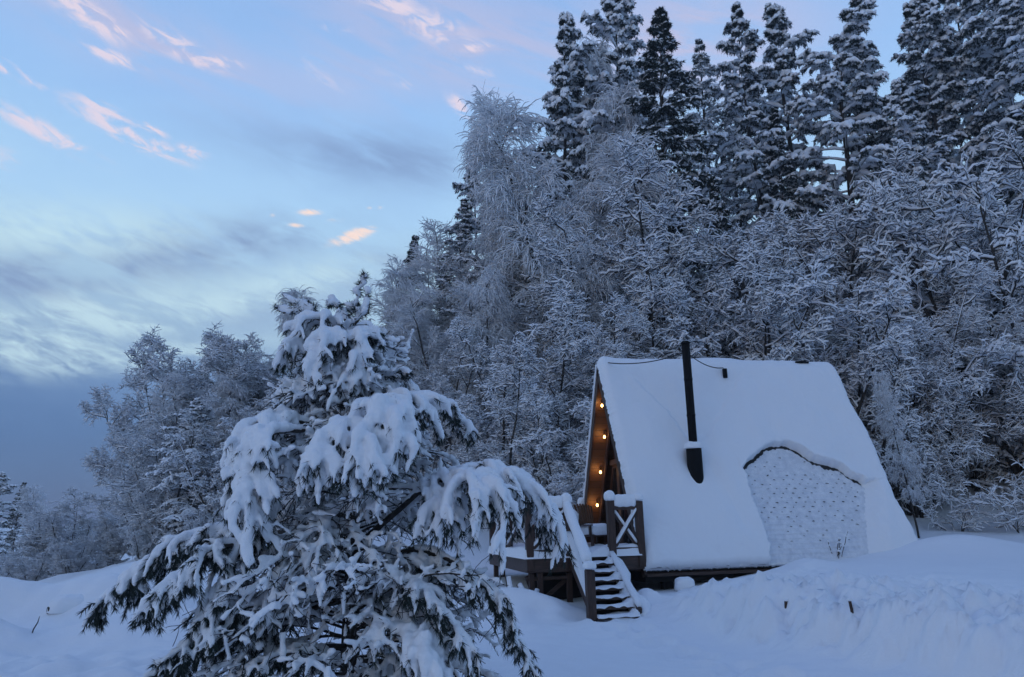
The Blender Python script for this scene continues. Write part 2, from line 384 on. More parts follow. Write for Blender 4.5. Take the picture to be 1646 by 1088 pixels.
def ground(x, y):
    x = np.asarray(x, float); y = np.asarray(y, float); sh = x.shape; x = x.ravel(); y = y.ravel()
    cx = np.clip(x, -80, 90); cy = np.clip(y, -30, 120)
    h = np.empty(len(x))
    for i in range(0, len(x), 40000):
        p = np.stack([cx[i:i+40000], cy[i:i+40000]], 1)
        h[i:i+40000] = tps_k(p, CT)@_w[:_n]+_w[_n]+p@_w[_n+1:]
    far = sstep(np.hypot(x, y), 60, 130)
    h = h*(1-far)+far*np.clip(np.hypot(x, y)*.02-2, -2, 12)
    near = sstep(y, 26, 20)*sstep(np.abs(x), 20, 14)
    # shovelled bank
    wob = .22*noise2(x, y, 1.3)+.10*noise2(x, y, 3.2, 5)
    d = bank_dist(x, y)+wob
    rise = sstep(d, -.05, .50)
    fade = .12+.88*sstep(y, 13.2, 10.6)
    fade = np.where(y > 13.9, fade*sstep(y, 14.6, 13.9), fade)
    rdg = 1-2*np.abs(noise2(x, y, 3.0, 6)); lump = .12*noise2(x, y, 2.4, 2)+.09*noise2(x, y, 5.5, 3)+.045*noise2(x, y, 11, 4)+.05*rdg
    crest = np.exp(-((d-.75)/.75)**2)
    bandm = sstep(d, -.1, .3)*sstep(d, 3.6, 1.2)
    bh = fade*(.33*rise*sstep(d, 7, 1.0)+0.14*crest*(1+1.4*noise2(x, y, .9, 9)))+bandm*np.maximum(fade, .35*(y < 13.6))*lump*1.5
    bh = bh+bandm*np.maximum(fade, .3*(y < 13.6))*(.16*np.clip(noise2(x, y, 7, 8)-.22, 0, 1)+.10*np.clip(noise2(x, y, 15, 10)-.25, 0, 1))
    h = h+near*bh
    # drift against the eave and the low ridge line of snow in front of the cabin
    h = h+near*.05*np.exp(-(((y-13.55-.1*(x-3))/.28)**2))*sstep(x, 3.2, 4.4)*sstep(x, 5.4, 4.6)*(1+1.2*noise2(x, y, 3.1, 12))
    h = h+near*.16*np.exp(-(((x-5.0)/.5)**2+((y-14.1)/.45)**2))
    # drift climbing the far end of the roof
    h = h+near*.30*np.exp(-(((x-8.2)/1.3)**2+((y-15.0)/.8)**2))
    # heap left of the stairs
    h = h+near*(.34*np.exp(-(((x+.15)/.75)**2+((y-13.1)/.55)**2))+.12*np.exp(-(((x-.55)/.4)**2+((y-12.75)/.35)**2)))
    h = h+near*.20*np.exp(-(((x-2.05)/.22)**2+((y-13.2)/.5)**2))
    # mounds over buried things at left
    for (mx, my, r, a, s_) in ((-7.5, 13.9, 1.1, .50, 1.5), (-6.3, 13.3, 1.0, .34, 1.2), (-7.9, 11.2, 1.0, .55, 1.0), (-9.2, 13.4, 1.0, .50, 1.0), (-5.6, 11.8, 1.1, .24, 1.1)):
        h = h+near*a*np.exp(-(((x-mx)/(r*s_))**2+((y-my)/(r*.6))**2)**1.4)
    # soft old footprints and wind ripples
    path = sstep(d, .1, -.5)*sstep(y, 14, 12.5)
    h = h+near*path*(.030*noise2(x, y, 2.3, 21)+.018*noise2(x*.6+y*.4, y, 5, 22)-.03*np.clip(noise2(x, y, 3.4, 25), .25, 1))
    trail = np.exp(-(((y-(12.3-.12*(x-1)))/.55)**2))*sstep(x, 2.4, 1.6)
    h = h+near*trail*.07*noise2(x, y, 2.6, 30)
    lt = np.exp(-(((y-9.7+.25*(x+5))/.8)**2))*sstep(x, -2, -4)
    h = h+near*lt*(.11*noise2(x, y, 2.1, 31)+.06*noise2(x, y, 4.4, 33)-.05*np.clip(noise2(x, y, 3.1, 34)-.15, 0, 1))
    h = h+.05*noise2(x, y, .55, 40)+near*.012*noise2(x, y, 1.7, 41)
    h = h+sstep(y, 22, 27)*(.35*noise2(x, y, .33, 50)+.12*noise2(x, y, 1.1, 51))
    for k in range(17):
        f = k/16; fx = 1.35+.9*f+.55*f*f+(.16 if k % 2 else -.14); fy = 12.1-4.6*f+.12*math.sin(k*2.3)
        rr2 = ((x-fx)/.13)**2+((y-fy)/.20)**2
        h = h-.085*np.exp(-rr2**1.5)+.022*np.exp(-((np.sqrt(rr2)-1.45)/.35)**2)
    return h.reshape(sh)
def gz(x, y): return float(ground(np.array([x]), np.array([y]))[0])
def axis(lo, d0, d1, hi, n, m_):
    a = d0-np.geomspace(.08, d0-lo, m_)[::-1]; b2 = d1+np.geomspace(.08, hi-d1, m_)
    return np.concatenate([a, np.linspace(d0, d1, n), b2])
gx = axis(-260, -13, 10, 260, 420, 60); gy = axis(-150, 6.0, 20, 330, 330, 60)
XX, YY = np.meshgrid(gx, gy); ZZ = ground(XX, YY)
ids = np.arange(XX.size).reshape(XX.shape)
mb = MB().add(np.stack([XX, YY, ZZ], -1), np.stack([ids[:-1, :-1], ids[:-1, 1:], ids[1:, 1:], ids[1:, :-1]], -1).reshape(-1, 4))
g = mb.build('snow_ground', MAT['ground']); g['kind'] = 'structure'
g['label'] = 'deep fresh snow covering the clearing and hillside'

# ------------------------------------------------------------------ A-frame cabin
cabin = thing('aframe_cabin', 'small wooden A-frame cabin with snow-covered steep roof and warm lit porch', 'cabin', O, A_)
SL = math.hypot(WID/2, HGT)
ct, st_ = (WID/2)/SL, HGT/SL      # slope direction in (v,z)
GU = .50                          # recess of the gable wall
def slope(u, s, off, side=0):
    """point on roof: u along ridge, s up the slope, off outwards; side 1 = far slope"""
    v = s*ct-off*st_; z = s*st_+off*ct
    u, v, z = np.broadcast_arrays(u, v, z)
    if side: v = WID-v
    return np.stack([u, v, z], -1).astype(float)
TH = .11
# roof slabs (closed prisms), inner face planked
def slab(side, u0, u1, s0, o0, o1):
    s1 = SL+0.0
    pr = []
    for o_, cut in ((o0, 0), (o1, 0)):
        top = (WID/2+o_*st_)/ct
        for u_ in (u0, u1):
            pr.append(slope(u_, s0, o_, side)); pr.append(slope(u_, top, o_, side))
    v_ = np.array(pr)  # o0u0s0,o0u0s1,o0u1s0,o0u1s1,o1...
    q = [(0, 1, 3, 2), (4, 6, 7, 5), (0, 4, 5, 1), (2, 3, 7, 6), (0, 2, 6, 4), (1, 5, 7, 3)]
    return MB().add(v_, q)
roof = slab(0, 0, LEN, -.02, -.03, 0)
roof2 = slab(1, 0, LEN, -.02, -.03, 0)
for k in range(len(roof2.v)): roof.add(roof2.v[k], roof2.q[k])
# dark shingle tabs through the dusting, their colour also standing for the shingles' shadows
CREST = np.array([(2.39, 1.93), (2.59, 2.14), (2.78, 2.24), (3.02, 2.42), (3.26, 2.51), (3.55, 2.49), (3.76, 2.38), (3.95, 2.16), (4.25, 2.04), (4.51, 1.98), (4.64, 1.80), (4.91, 1.62)])
def crest_at(u): return np.interp(u, CREST[:, 0], CREST[:, 1])
def patch_mask(u, s):
    """1 inside the patch where the thick snow slid off"""
    w1 = .035*noise2(u, s, 5, 60)+.02*noise2(u, s, 14, 61)
    right = 4.90-.42*np.clip((1.62-s)/1.1, 0, 1.3)
    left = 2.38-.08*np.clip((.4-s)/.4, 0, 1)
    inside = (sstep(u+w1, left-.03, left+.03)*sstep(crest_at(u)-s+w1, -.02, .02))
    rs = np.maximum(sstep(right-u+w1*.6, -.45, .15), sstep(crest_at(u)-s, .30, .14)*sstep(u, 4.93, 4.80))
    return inside, rs
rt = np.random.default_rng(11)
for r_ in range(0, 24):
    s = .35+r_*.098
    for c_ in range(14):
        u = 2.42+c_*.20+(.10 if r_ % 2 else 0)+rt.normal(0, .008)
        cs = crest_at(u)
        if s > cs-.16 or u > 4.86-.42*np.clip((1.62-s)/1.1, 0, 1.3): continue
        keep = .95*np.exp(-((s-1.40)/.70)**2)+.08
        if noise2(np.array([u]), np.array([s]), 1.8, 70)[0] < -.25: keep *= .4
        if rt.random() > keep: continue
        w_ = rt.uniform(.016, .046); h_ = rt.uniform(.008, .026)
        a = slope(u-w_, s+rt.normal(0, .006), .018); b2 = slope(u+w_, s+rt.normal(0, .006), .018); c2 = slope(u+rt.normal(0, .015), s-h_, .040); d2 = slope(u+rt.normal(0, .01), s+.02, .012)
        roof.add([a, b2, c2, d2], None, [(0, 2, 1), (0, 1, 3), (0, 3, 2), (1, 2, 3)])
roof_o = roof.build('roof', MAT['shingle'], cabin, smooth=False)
ceil = slab(0, .0, LEN, 0, -TH, -.035)
c2 = slab(1, .0, LEN, 0, -TH, -.035)
for k in range(len(c2.v)): ceil.add(c2.v[k], c2.q[k])
ceil.build('plank_soffit', MAT['plank'], cabin, smooth=False)
# rafters / barge boards at the front edge
for side in (0, 1):
    f_ = MB(); p = slope(-.022, -.06, -.075, side); q_ = slope(-.022, SL-.05, -.075, side)
    nrm = np.array([0, -st_ if not side else st_, ct])
    f_.bar(p, q_, .042, .15, up=nrm)
    bo = f_.build('barge_board', MAT['beam'], cabin, smooth=False)
    if side:
        ss2 = np.linspace(.1, SL-.02, 60); q2 = slope(np.full(60, -.035), ss2, .030+.012*noise2(ss2, ss2*0, 5, 98), 1)
        MB().tube(q2, .034+.010*noise2(ss2, ss2*0, 7, 99), 8).build('snow_edge', MAT['snow'], bo)
    f_ = MB(); p = slope(.30, .3, -TH-.06, side); q_ = slope(.30, SL-.35, -TH-.06, side); f_.bar(p, q_, .05, .11, up=nrm)
    f_.build('rafter', MAT['beam'], cabin, smooth=False)
# thick snow over both slopes in one sheet across the ridge
nu_, ns_ = 300, 300
us = np.concatenate([[-.05, -.05], np.linspace(-.045, LEN+.12, nu_), [LEN+.125]]); 
sp_ = np.linspace(0, 2*SL, 2*ns_)
UU, SS = np.meshgrid(us, sp_)
sl = np.where(SS <= SL, SS, 2*SL-SS); far_side = SS > SL
inside, rs = patch_mask(UU, sl)
pm = inside*rs*(~far_side)
T0 = .20+.05*noise2(UU, SS, .8, 80)+.020*noise2(UU, SS, 2.2, 81)+.004*noise2(UU, SS, 9, 82)+.016*noise2(UU, SS*.22, 2.6, 97)
# thinner channel around the flue where snow slid and settled
gl = np.interp(sl, [2.65, 3.19, 3.65, 4.5], [1.36, 1.16, .86, .3]); gr = np.interp(sl, [2.5, 2.60, 3.35, 4.5], [1.6, 1.86, 2.43, 3.36])
gwob = .03*noise2(UU, sl, 6, 83)
chan = sstep(UU-gl+gwob, -.05, .06)*sstep(gr-UU+gwob, -.03, .09)*sstep(sl, 2.45, 2.75)*(~far_side)
T0 = T0-.055*chan*sstep(sl, 4.5, 3.6)
lowc = np.exp(-((UU-1.62-.25*(2.3-sl))/.16)**2)*sstep(sl, 2.5, 1.9)*sstep(sl, .2, .8)*(~far_side)
T0 = T0-.03*lowc
dent = .6*np.exp(-(((UU-1.38)/.16)**2+((sl-2.02)/.20)**2))*(~far_side)
T0 = T0*(1-.75*dent)
# swollen lip above the bare patch
lipd = (sl-crest_at(UU)); lip = np.exp(-((lipd-.06)/.08)**2)*(UU > 2.3)*(UU < 4.95)*(~far_side)
T0 = T0+.018*lip
edge = np.clip(np.minimum(UU+.05, LEN+.125-UU), 0, None)
rag = .022*noise2(UU*0, SS, 6, 84)+.012*noise2(UU*0, SS, 17, 85)
e1 = np.sqrt(np.clip(1-(1-np.clip((edge+rag*.5)/.16, 0, 1))**2, 0, 1))
e2 = np.sqrt(np.clip(1-(1-np.clip((sl+.02*noise2(UU, SS*0, 9, 86)+.03*noise2(UU, SS*0, 2, 87))/.12, 0, 1))**2, 0, 1))
T = T0*e1*(.25+.75*e2)
# plateau corner at the far ridge end is rounder
T = T*(1-pm)-.035*pm
ph = np.clip((SS-SL)/.30*.5+.5, 0, 1); ph = ph*ph*(3-2*ph)
ang = math.atan2(ct, st_)         # outward normal elevation
nv_ = -st_*(1-ph)+st_*ph; nz_ = np.full_like(nv_, ct)+.75*4*ph*(1-ph)
nl_ = np.hypot(nv_, nz_); nv_ /= nl_; nz_ /= nl_
base = np.where(far_side[..., None], slope(UU, sl, 0, 1), slope(UU, sl, 0, 0))
cut = np.exp(-((SS-SL)/.12)**2)
Vp = base+np.stack([np.zeros_like(T), nv_*T, nz_*T], -1)
Vp[..., 2] -= .03*cut
Vp[..., 0] += (UU > LEN*.5)*(.10*noise2(UU*0+3, SS, 1.1, 88)+.03*noise2(UU*0+3, SS, 3.7, 89))*sstep(UU, LEN-.3, LEN)
ids = np.arange(UU.size).reshape(UU.shape)
MB().add(Vp, np.stack([ids[:-1, :-1], ids[:-1, 1:], ids[1:, 1:], ids[1:, :-1]], -1).reshape(-1, 4)).build('roof_snow', MAT['snow'], cabin)
# thin dusting frozen on the bare patch
uu = np.linspace(2.25, 5.0, 200); ss_ = np.linspace(0, 2.6, 190)
UU, SS = np.meshgrid(uu, ss_)
cr_ = crest_at(UU)
gapw = .085+.05*noise2(UU, SS*0, 6, 90)+.03*noise2(UU, SS, 15, 91)
rowp = (SS/.098) % 1.0
T = .016+.006*noise2(UU, SS, 7, 92)+.013*(1-rowp)+.004*noise2(UU, SS, 22, 93)
T = np.where((cr_-SS < gapw) | (UU > 4.93), -.03, T)
ids = np.arange(UU.size).reshape(UU.shape)
MB().add(slope(UU, SS, T), np.stack([ids[:-1, :-1], ids[:-1, 1:], ids[1:, 1:], ids[1:, :-1]], -1).reshape(-1, 4)).build('frozen_snow_dusting', MAT['dust'], cabin)
# lumpy broken rim of snow hanging over the bare patch
rim = MB(); rr = np.random.default_rng(5)
cu = np.linspace(2.36, 4.95, 46)
for u in cu:
    s = crest_at(u)+.010+rr.normal(0, .022)
    rim.pillow(slope(u, s+.075, .15), (rr.uniform(.03, .070), rr.uniform(.025, .045), rr.uniform(.02, .045)), None, .9, .25, u*9, 10, 7, .9)
rim.build('snow_rim', MAT['snow'], cabin)
# ragged frozen fringe under the eave: one crust with a torn lower edge
n_ = 420; uf = np.linspace(-.02, 3.1, n_); dp = .012+.022*np.clip(noise2(uf, uf*0, 14, 95)+.15, 0, 1)+.03*np.clip(noise2(uf, uf*0, 37, 96), 0, 1)
top_ = slope(uf, np.full(n_, .03), np.full(n_, .07)); bot_ = slope(uf, np.full(n_, .0), np.full(n_, .03)); bot_[:, 2] -= dp; bk = slope(uf, np.full(n_, .03), np.full(n_, .01))
vv = np.stack([top_, bot_, bk], 1).reshape(-1, 3); ids = np.arange(n_*3).reshape(n_, 3)
MB().add(vv, np.concatenate([np.stack([ids[:-1, c], ids[1:, c], ids[1:, (c+1) % 3], ids[:-1, (c+1) % 3]], -1) for c in range(3)])).build('eave_fringe', MAT['snow'], cabin)
# floor platform, eave board and posts; crawl-space shade painted into platform and posts
MB().bar((0, -.01, -.075), (LEN, -.01, -.075), .05, .055).build('eave_board', MAT['beamx'], cabin, smooth=False)
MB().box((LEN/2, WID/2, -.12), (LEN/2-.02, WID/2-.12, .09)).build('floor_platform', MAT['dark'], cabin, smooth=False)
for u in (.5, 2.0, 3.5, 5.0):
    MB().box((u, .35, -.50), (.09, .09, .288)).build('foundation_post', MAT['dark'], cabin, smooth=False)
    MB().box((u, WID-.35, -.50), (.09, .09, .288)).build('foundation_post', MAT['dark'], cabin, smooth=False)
# gable wall (triangle with thickness)
def tri_prism(u0, u1, pts):
    k = len(pts); v_ = [(u0, *p) for p in pts]+[(u1, *p) for p in pts]; q = []; t = []
    for i in range(k): j = (i+1) % k; q.append((i, j, j+k, i+k))
    for i in range(1, k-1): t.append((0, i+1, i)); t.append((k, k+i, k+i+1))
    return MB().add(v_, q, t)
def inner(z, m_=0.0):
    """v limits inside the slopes at height z"""
    o_ = TH+m_; v0 = (z*ct+o_)/st_ if st_ else 0
    v0 = z*ct/st_+o_/st_
    return v0, WID-v0
FZ = .24
apex = HGT-TH/ct
def tri_at(z0, m_): a, b2 = inner(z0, m_); return [(a, z0), (b2, z0), (WID/2, HGT-(TH+m_)/ct)]
tri_prism(GU, GU+.08, tri_at(FZ-.3, .004)).build('gable_wall', MAT['wallplank'], cabin, smooth=False)
tri_prism(LEN-.30, LEN-.22, tri_at(-.05, .004)).build('gable_wall', MAT['wallplank'], cabin, smooth=False)
# glazing on the front gable: door in the middle, trapezium window each side, triangle above
def frame_pts(pts, w_, u0, u1, mbx):
    c = np.mean(pts, axis=0); k = len(pts)
    for i in range(k):
        a, b2 = np.array(pts[i]), np.array(pts[(i+1) % k])
        mbx.bar((u0, *a), (u0, *b2), w_, .05, up=(1, 0, 0))
ZB = 2.06
fw = .10
a0, b0 = inner(FZ+.12, .10); a1, b1 = inner(ZB-.08, .10)
wins = [[(a0, FZ+.12), (1.42, FZ+.12), (1.42, ZB-.08), (a1, ZB-.08)], [(2.50, FZ+.12), (b0, FZ+.12), (b1, ZB-.08), (2.50, ZB-.08)]]
a3, b3 = inner(ZB+.08, .14); zt = 3.25; a4, b4 = inner(zt, .14)
wins.append([(a3, ZB+.08), (WID/2-.05, ZB+.08), (WID/2-.05, zt), (a4, zt)]); wins.append([(WID/2+.05, ZB+.08), (b3, ZB+.08), (b4, zt), (WID/2+.05, zt)])
for i, pts in enumerate(wins):
    f_ = MB(); frame_pts(pts, .07, GU-.028, 0, f_); fo = f_.build('window', MAT['beam'], cabin, smooth=False)
    tri_prism(GU-.016, GU-.006, pts).build('pane', MAT['glass'], fo, smooth=False)
    if i == 0: tri_prism(GU-.022, GU-.0175, [(a0+.05, FZ+.16), (a0+.62, FZ+.16), (a0+.62, 1.5), (a0+.48, 1.5)]).build('curtain', MAT['curtain'], fo, smooth=False)
d_ = MB(); pts = [(1.50, FZ+.02), (2.42, FZ+.02), (2.42, ZB-.08), (1.50, ZB-.08)]; frame_pts(pts, .09, GU-.030, 0, d_); do = d_.build('door', MAT['beam'], cabin, smooth=False)
tri_prism(GU-.020, GU-.004, pts).build('pane', MAT['glass'], do, smooth=False)
hd = MB().tube([(GU-.07, 1.58, 1.1), (GU-.07, 1.58, 1.28)], .012); hd.build('handle', MAT['steel'], do)
a5, b5 = inner(ZB, .02)
MB().bar((GU-.06, a5+.02, ZB), (GU-.06, b5-.02, ZB), .11, .11).build('tie_beam', MAT['beamx'], cabin, smooth=False)
# flue
fu, fv = 1.36, .66
zr = fv*HGT/(WID/2)+.40                      # where it leaves the snow
pipe = MB().tube([(fu, fv, zr+.35), (fu, fv, 4.20)], .080, 18)
pipe_o = pipe.build('chimney_pipe', MAT['steel'], cabin)
for zz in (zr+1.05, zr+1.75): MB().tube([(fu, fv, zz-.02), (fu, fv, zz+.02)], .0855, 18).build('pipe_joint', MAT['steel'], pipe_o)
MB().tube([(fu, fv, 4.205), (fu, fv, 4.225), (fu, fv, 4.26)], [.075, .10, .06], 18).build('rain_cap', MAT['steel'], pipe_o)
MB().tube([(fu, fv+.02, zr-.55), (fu, fv, zr-.1), (fu, fv, zr+.40), (fu, fv, zr+.42)], [.142, .146, .146, .138], 18).build('flashing_collar', MAT['steel'], pipe_o)
MB().pillow((fu-.01, fv-.01, zr+.43), (.172, .168, .11), None, .7, .15, 3).build('snow_cap', MAT['snow'], pipe_o)
for (u1, v1, z1) in ((.10, 1.70, HGT-.02), (2.62, 1.62, HGT-.10)):
    p0 = np.array((fu, fv, 4.05)); p1 = np.array((u1, v1, z1)); ts = np.linspace(0, 1, 14)[:, None]
    pts = p0*(1-ts)+p1*ts; pts[:, 2] -= (.10*4*ts*(1-ts))[:, 0]
    w_ = MB().tube(pts, .011, 6); w_.build('guy_wire', MAT['wire'], cabin)
MB().box((2.64, 1.60, HGT-.22), (.04, .035, .10)).build('guy_bracket', MAT['steel'], cabin, smooth=False)
MB().pillow((4.65, 1.88, HGT+.10), (.16, .05, .05), None, .8, .3, 5).build('ridge_crust', MAT['steel'], cabin)

# ------------------------------------------------------------------ deck
DZ = .27
deck = thing('porch_deck', 'brown timber deck on posts with railings and snow, joined to the porch', 'deck', O, A_)
DU0, DU1, DV0, DV1 = -2.12, -.03, -.02, 3.5
MB().box(((DU0+DU1)/2, (DV0+DV1)/2, DZ-.03), ((DU1-DU0)/2-.06, (DV1-DV0)/2-.06, .025)).build('deck_boards', MAT['beamx'], deck, smooth=False)
MB().bar((DU0, DV0+.02, DZ-.12), (-1.33, DV0+.02, DZ-.12), .06, .23).build('rim_beam', MAT['beamx'], deck, smooth=False)
MB().bar((-.60, DV0+.02, DZ-.12), (DU1, DV0+.02, DZ-.12), .06, .23).build('rim_beam', MAT['beamx'], deck, smooth=False)
MB().bar((DU0+.03, DV0+.06, DZ-.12), (DU0+.03, DV1, DZ-.12), .06, .23).build('rim_beam', MAT['beamx'], deck, smooth=False)
MB().bar((DU0, DV1-.02, DZ-.12), (DU1, DV1-.02, DZ-.12), .06, .23).build('rim_beam', MAT['beamx'], deck, smooth=False)
for (u, v) in ((-1.88, .06), (-1.36, .10), (-.55, .10), (DU0+.1, .1), (-1.88, 3.3), (DU0+.1, 3.3), (-.3, .4)):
    p = ck(u, v, 0); b0_ = gz(p[0], p[1])-.1-O[2]
    MB().bar((u, v, b0_), (u, v, DZ-.24), .09, .09).build('leg', MAT['beam'], deck, smooth=False)
MB().bar((DU0, .09, -.07), (-1.36, .09, -.06), .05, .06).build('brace', MAT['beamx'], deck, smooth=False)
MB().bar((-1.82, .16, -.42), (-1.30, .16, -.02), .04, .07).build('brace', MAT['beamx'], deck, smooth=False)
MB().bar((-2.09, .16, -.02), (-1.92, .16, -.5), .04, .07).build('brace', MAT['beamx'], deck, smooth=False)
def post(u, v, z0, z1, par, w_=.125, cap=.125, seed=1):
    o_ = MB().box((u, v, (z0+z1)/2), (w_/2, w_/2, (z1-z0)/2), bev=.008).build('post', MAT['beam'], par, smooth=False)
    MB().pillow((u, v, z1+.045), (w_/2+.035, w_/2+.035, cap), None, .78, .10, seed, 20, 14, .45).build('snow_cap', MAT['snow'], o_)
    return o_
PT = DZ+.93
post(-.60, .0, DZ-.2, PT, deck, seed=2); post(-.075, .0, DZ-.2, PT-.02, deck, seed=3, cap=.09); post(-1.385, .0, DZ-.2, PT-.03, deck, seed=4); post(DU0+.06, .0, DZ-.2, PT, deck, seed=5)
post(DU0+.06, 1.7, DZ-.2, PT, deck, seed=6); post(DU0+.06, 3.4, DZ-.2, PT, deck, seed=7); post(-1.22, 3.4, DZ-.2, PT, deck, seed=8); post(-.075, 3.4, DZ-.2, PT, deck, seed=9)
def rail(p, q_, par, w_=.07, h_=.07, sh=.09, seed=0, name='rail'):
    p = np.array(p, float); q_ = np.array(q_, float)
    o_ = MB().bar(p, q_, w_, h_).build(name, MAT['beamx'], par, smooth=False)
    if sh:
        ts = np.linspace(0, 1, 16)[:, None]; c = p*(1-ts)+q_*ts; c[:, 2] += h_/2+sh*.42
        th_ = np.linspace(0, 2*math.pi, 12, endpoint=False); d = (q_-p)/np.linalg.norm(q_-p); sd_ = np.cross(Z, d); sd_ /= np.linalg.norm(sd_)
        up_ = np.cross(d, sd_)
        cs = np.sign(np.cos(th_))*np.abs(np.cos(th_))**.6; sn = np.sign(np.sin(th_))*np.abs(np.sin(th_))**.6
        nn = 1+.16*noise3(np.stack([ts[:, 0]*4+seed*3.3, ts[:, 0]*0, ts[:, 0]*0+seed], -1))
        nn[0] *= .75; nn[-1] *= .75
        vv = c[:, None]+nn[:, None, None]*((w_/2+.025)*cs[None, :, None]*sd_+(sh*.55)*sn[None, :, None]*up_)
        vv = np.concatenate([vv.reshape(-1, 3), c[:1], c[-1:]])
        ids = np.arange(16*12).reshape(16, 12); r = np.roll(ids, -1, 1)
        qd = np.stack([ids[:-1], r[:-1], r[1:], ids[1:]], -1).reshape(-1, 4)
        tt = [(r[0, i], ids[0, i], 192) for i in range(12)]+[(ids[-1, i], r[-1, i], 193) for i in range(12)]
        MB().add(vv, qd, tt).build('snow_ridge', MAT['snow'], o_)
    return o_
def cross_bay(a, b2, par, seed):
    a = np.array(a, float); b2 = np.array(b2, float)
    rail(a+Z*(.80), b2+Z*(.80), par, sh=.20, seed=seed, name='top_rail', w_=.10)
    rail(a+Z*.10, b2+Z*.10, par, sh=.0, seed=seed+1, name='bottom_rail')
    off = np.cross(Z, b2-a); off /= np.linalg.norm(off)
    for k, (p, q_) in enumerate(((a+Z*.16, b2+Z*.74), (a+Z*.74, b2+Z*.16))):
        rail(p+off*(.03 if k else -.02), q_+off*(.03 if k else -.02), par, w_=.045, h_=.06, sh=.045, seed=seed+k+2, name='cross_brace')
cross_bay((-.54, 0, DZ), (-.135, 0, DZ), deck, 1)
cross_bay((DU0+.12, 0, DZ), (-1.45, 0, DZ), deck, 5)
cross_bay((DU0+.06, .07, DZ), (DU0+.06, 1.63, DZ), deck, 9)
cross_bay((DU0+.06, 1.77, DZ), (DU0+.06, 3.33, DZ), deck, 13)
cross_bay((DU0+.12, 3.4, DZ), (-1.28, 3.4, DZ), deck, 17)
MB().box((-.98, .75, -.28), (.92, .015, .33)).build('deck_shade_panel', MAT['dark'], deck, smooth=False)  # added near-black panel standing in for the unlit space under the deck
# snow lying on the deck
n_u, n_v = 60, 80
UU, VV = np.meshgrid(np.linspace(DU0-.05, DU1-.02, n_u), np.linspace(DV0-.05, DV1, n_v))
ed = np.minimum(np.minimum(UU-DU0+.05, DU1-.02-UU), np.minimum(VV-DV0+.05, DV1-VV))
porch = sstep(UU, -.5, -.15)*.5*sstep(VV, .6, 1.0)
hh = (.17+.05*noise2(UU, VV, 2.2, 100)+.03*noise2(UU, VV, 5, 101))*np.sqrt(np.clip(1-(1-np.clip(ed/.10, 0, 1))**2, 0, 1))*(1-porch)
tr_ = np.exp(-((UU+.98)/.22)**2)*sstep(VV, 2.2, 1.2); hh = hh*(1-.55*tr_)
ids = np.arange(UU.size).reshape(UU.shape)
MB().add(np.stack([UU, VV, DZ-.008+hh], -1), np.stack([ids[:-1, :-1], ids[:-1, 1:], ids[1:, 1:], ids[1:, :-1]], -1).reshape(-1, 4)).build('deck_snow', MAT['snow'], deck)

# ------------------------------------------------------------------ stairs
stairs = thing('wooden_stairs', 'short wooden staircase with snow-laden handrail leading up to the deck', 'stairs', O, A_)
NS = 7
SV0, SV1 = -.05, -1.52
z_of = lambda v: DZ-.10+(v-SV0)/(SV1-SV0)*(-.70)
for i in range(NS):
    v = SV0-.10+(SV1-SV0+.1)*(i/(NS-1)); z = DZ-.10-.70*i/(NS-1)-.02
    tc = -.985-.12*i/(NS-1)
    to_ = MB().box((tc, v, z), (.325, .125, .022)).build('tread', MAT['beamx'], stairs, smooth=False)
    nu2, nv2 = 40, 12
    uu2, vv2 = np.meshgrid(np.linspace(-.335, .335, nu2), np.linspace(-.155, .14, nv2))
    e_ = np.minimum(np.minimum(uu2+.335, .335-uu2), np.minimum(vv2+.155+.03*noise2(uu2, uu2*0+i, 6, 110), .14-vv2))
    h2 = (.026+.024*noise2(uu2, vv2+i*3, 4, 111))*np.sqrt(np.clip(1-(1-np.clip(e_/.05, 0, 1))**2, 0, 1))
    h2 = h2+.10*sstep(uu2, .20+.06*math.sin(i*2.1), .335)*np.clip(e_/.05, 0, 1)
    ids = np.arange(uu2.size).reshape(uu2.shape)
    zz2 = z+.018+h2
    zz2 = np.where(vv2 < -.145, zz2-.012-.012*noise2(uu2, uu2*0+i*2, 9, 112), zz2)
    MB().add(np.stack([tc+uu2, v+vv2, zz2], -1), np.stack([ids[:-1, :-1], ids[:-1, 1:], ids[1:, 1:], ids[1:, :-1]], -1).reshape(-1, 4)).build('tread_snow', MAT['snow'], to_)
    if i < NS-1:
        MB().box((tc, v+.13, z-.07), (.325, .010, .062)).build('tread_gap_shade', MAT['dark'], stairs, smooth=False)  # near-black board added for the shade in the open gap under each tread
for u, sh, du in ((-1.345, .07, -.12), (-.63, .06, -.12)):
    rail((u, SV0, DZ-.06), (u+du, SV1-.05, DZ-.80), stairs, w_=.055, h_=.20, sh=sh, seed=int(u*10), name='stringer')
ts = np.linspace(0, 1, 14)
dr = MB().tube(np.stack([-.60-.10*ts+.04*np.sin(ts*9), SV0+(SV1-.1-SV0)*ts, DZ-.09-.78*ts-.02+.02*np.sin(ts*17)], 1), .10+.03*np.sin(ts*11)+.02*np.cos(ts*23)+.05*ts, 10)
dr.build('side_drift', MAT['snow'], stairs)
np_ = post(-1.50, SV1-.02, -.62, .14, stairs, w_=.13, cap=.085, seed=12)
rail((-1.385, .06, PT-.12), (-1.50, SV1+.02, .15), stairs, w_=.10, h_=.06, sh=.17, seed=22, name='handrail')
rail((-1.385, -.04, DZ+.36), (-1.50, SV1+.05, -.22), stairs, w_=.05, h_=.06, sh=.06, seed=23, name='mid_rail')

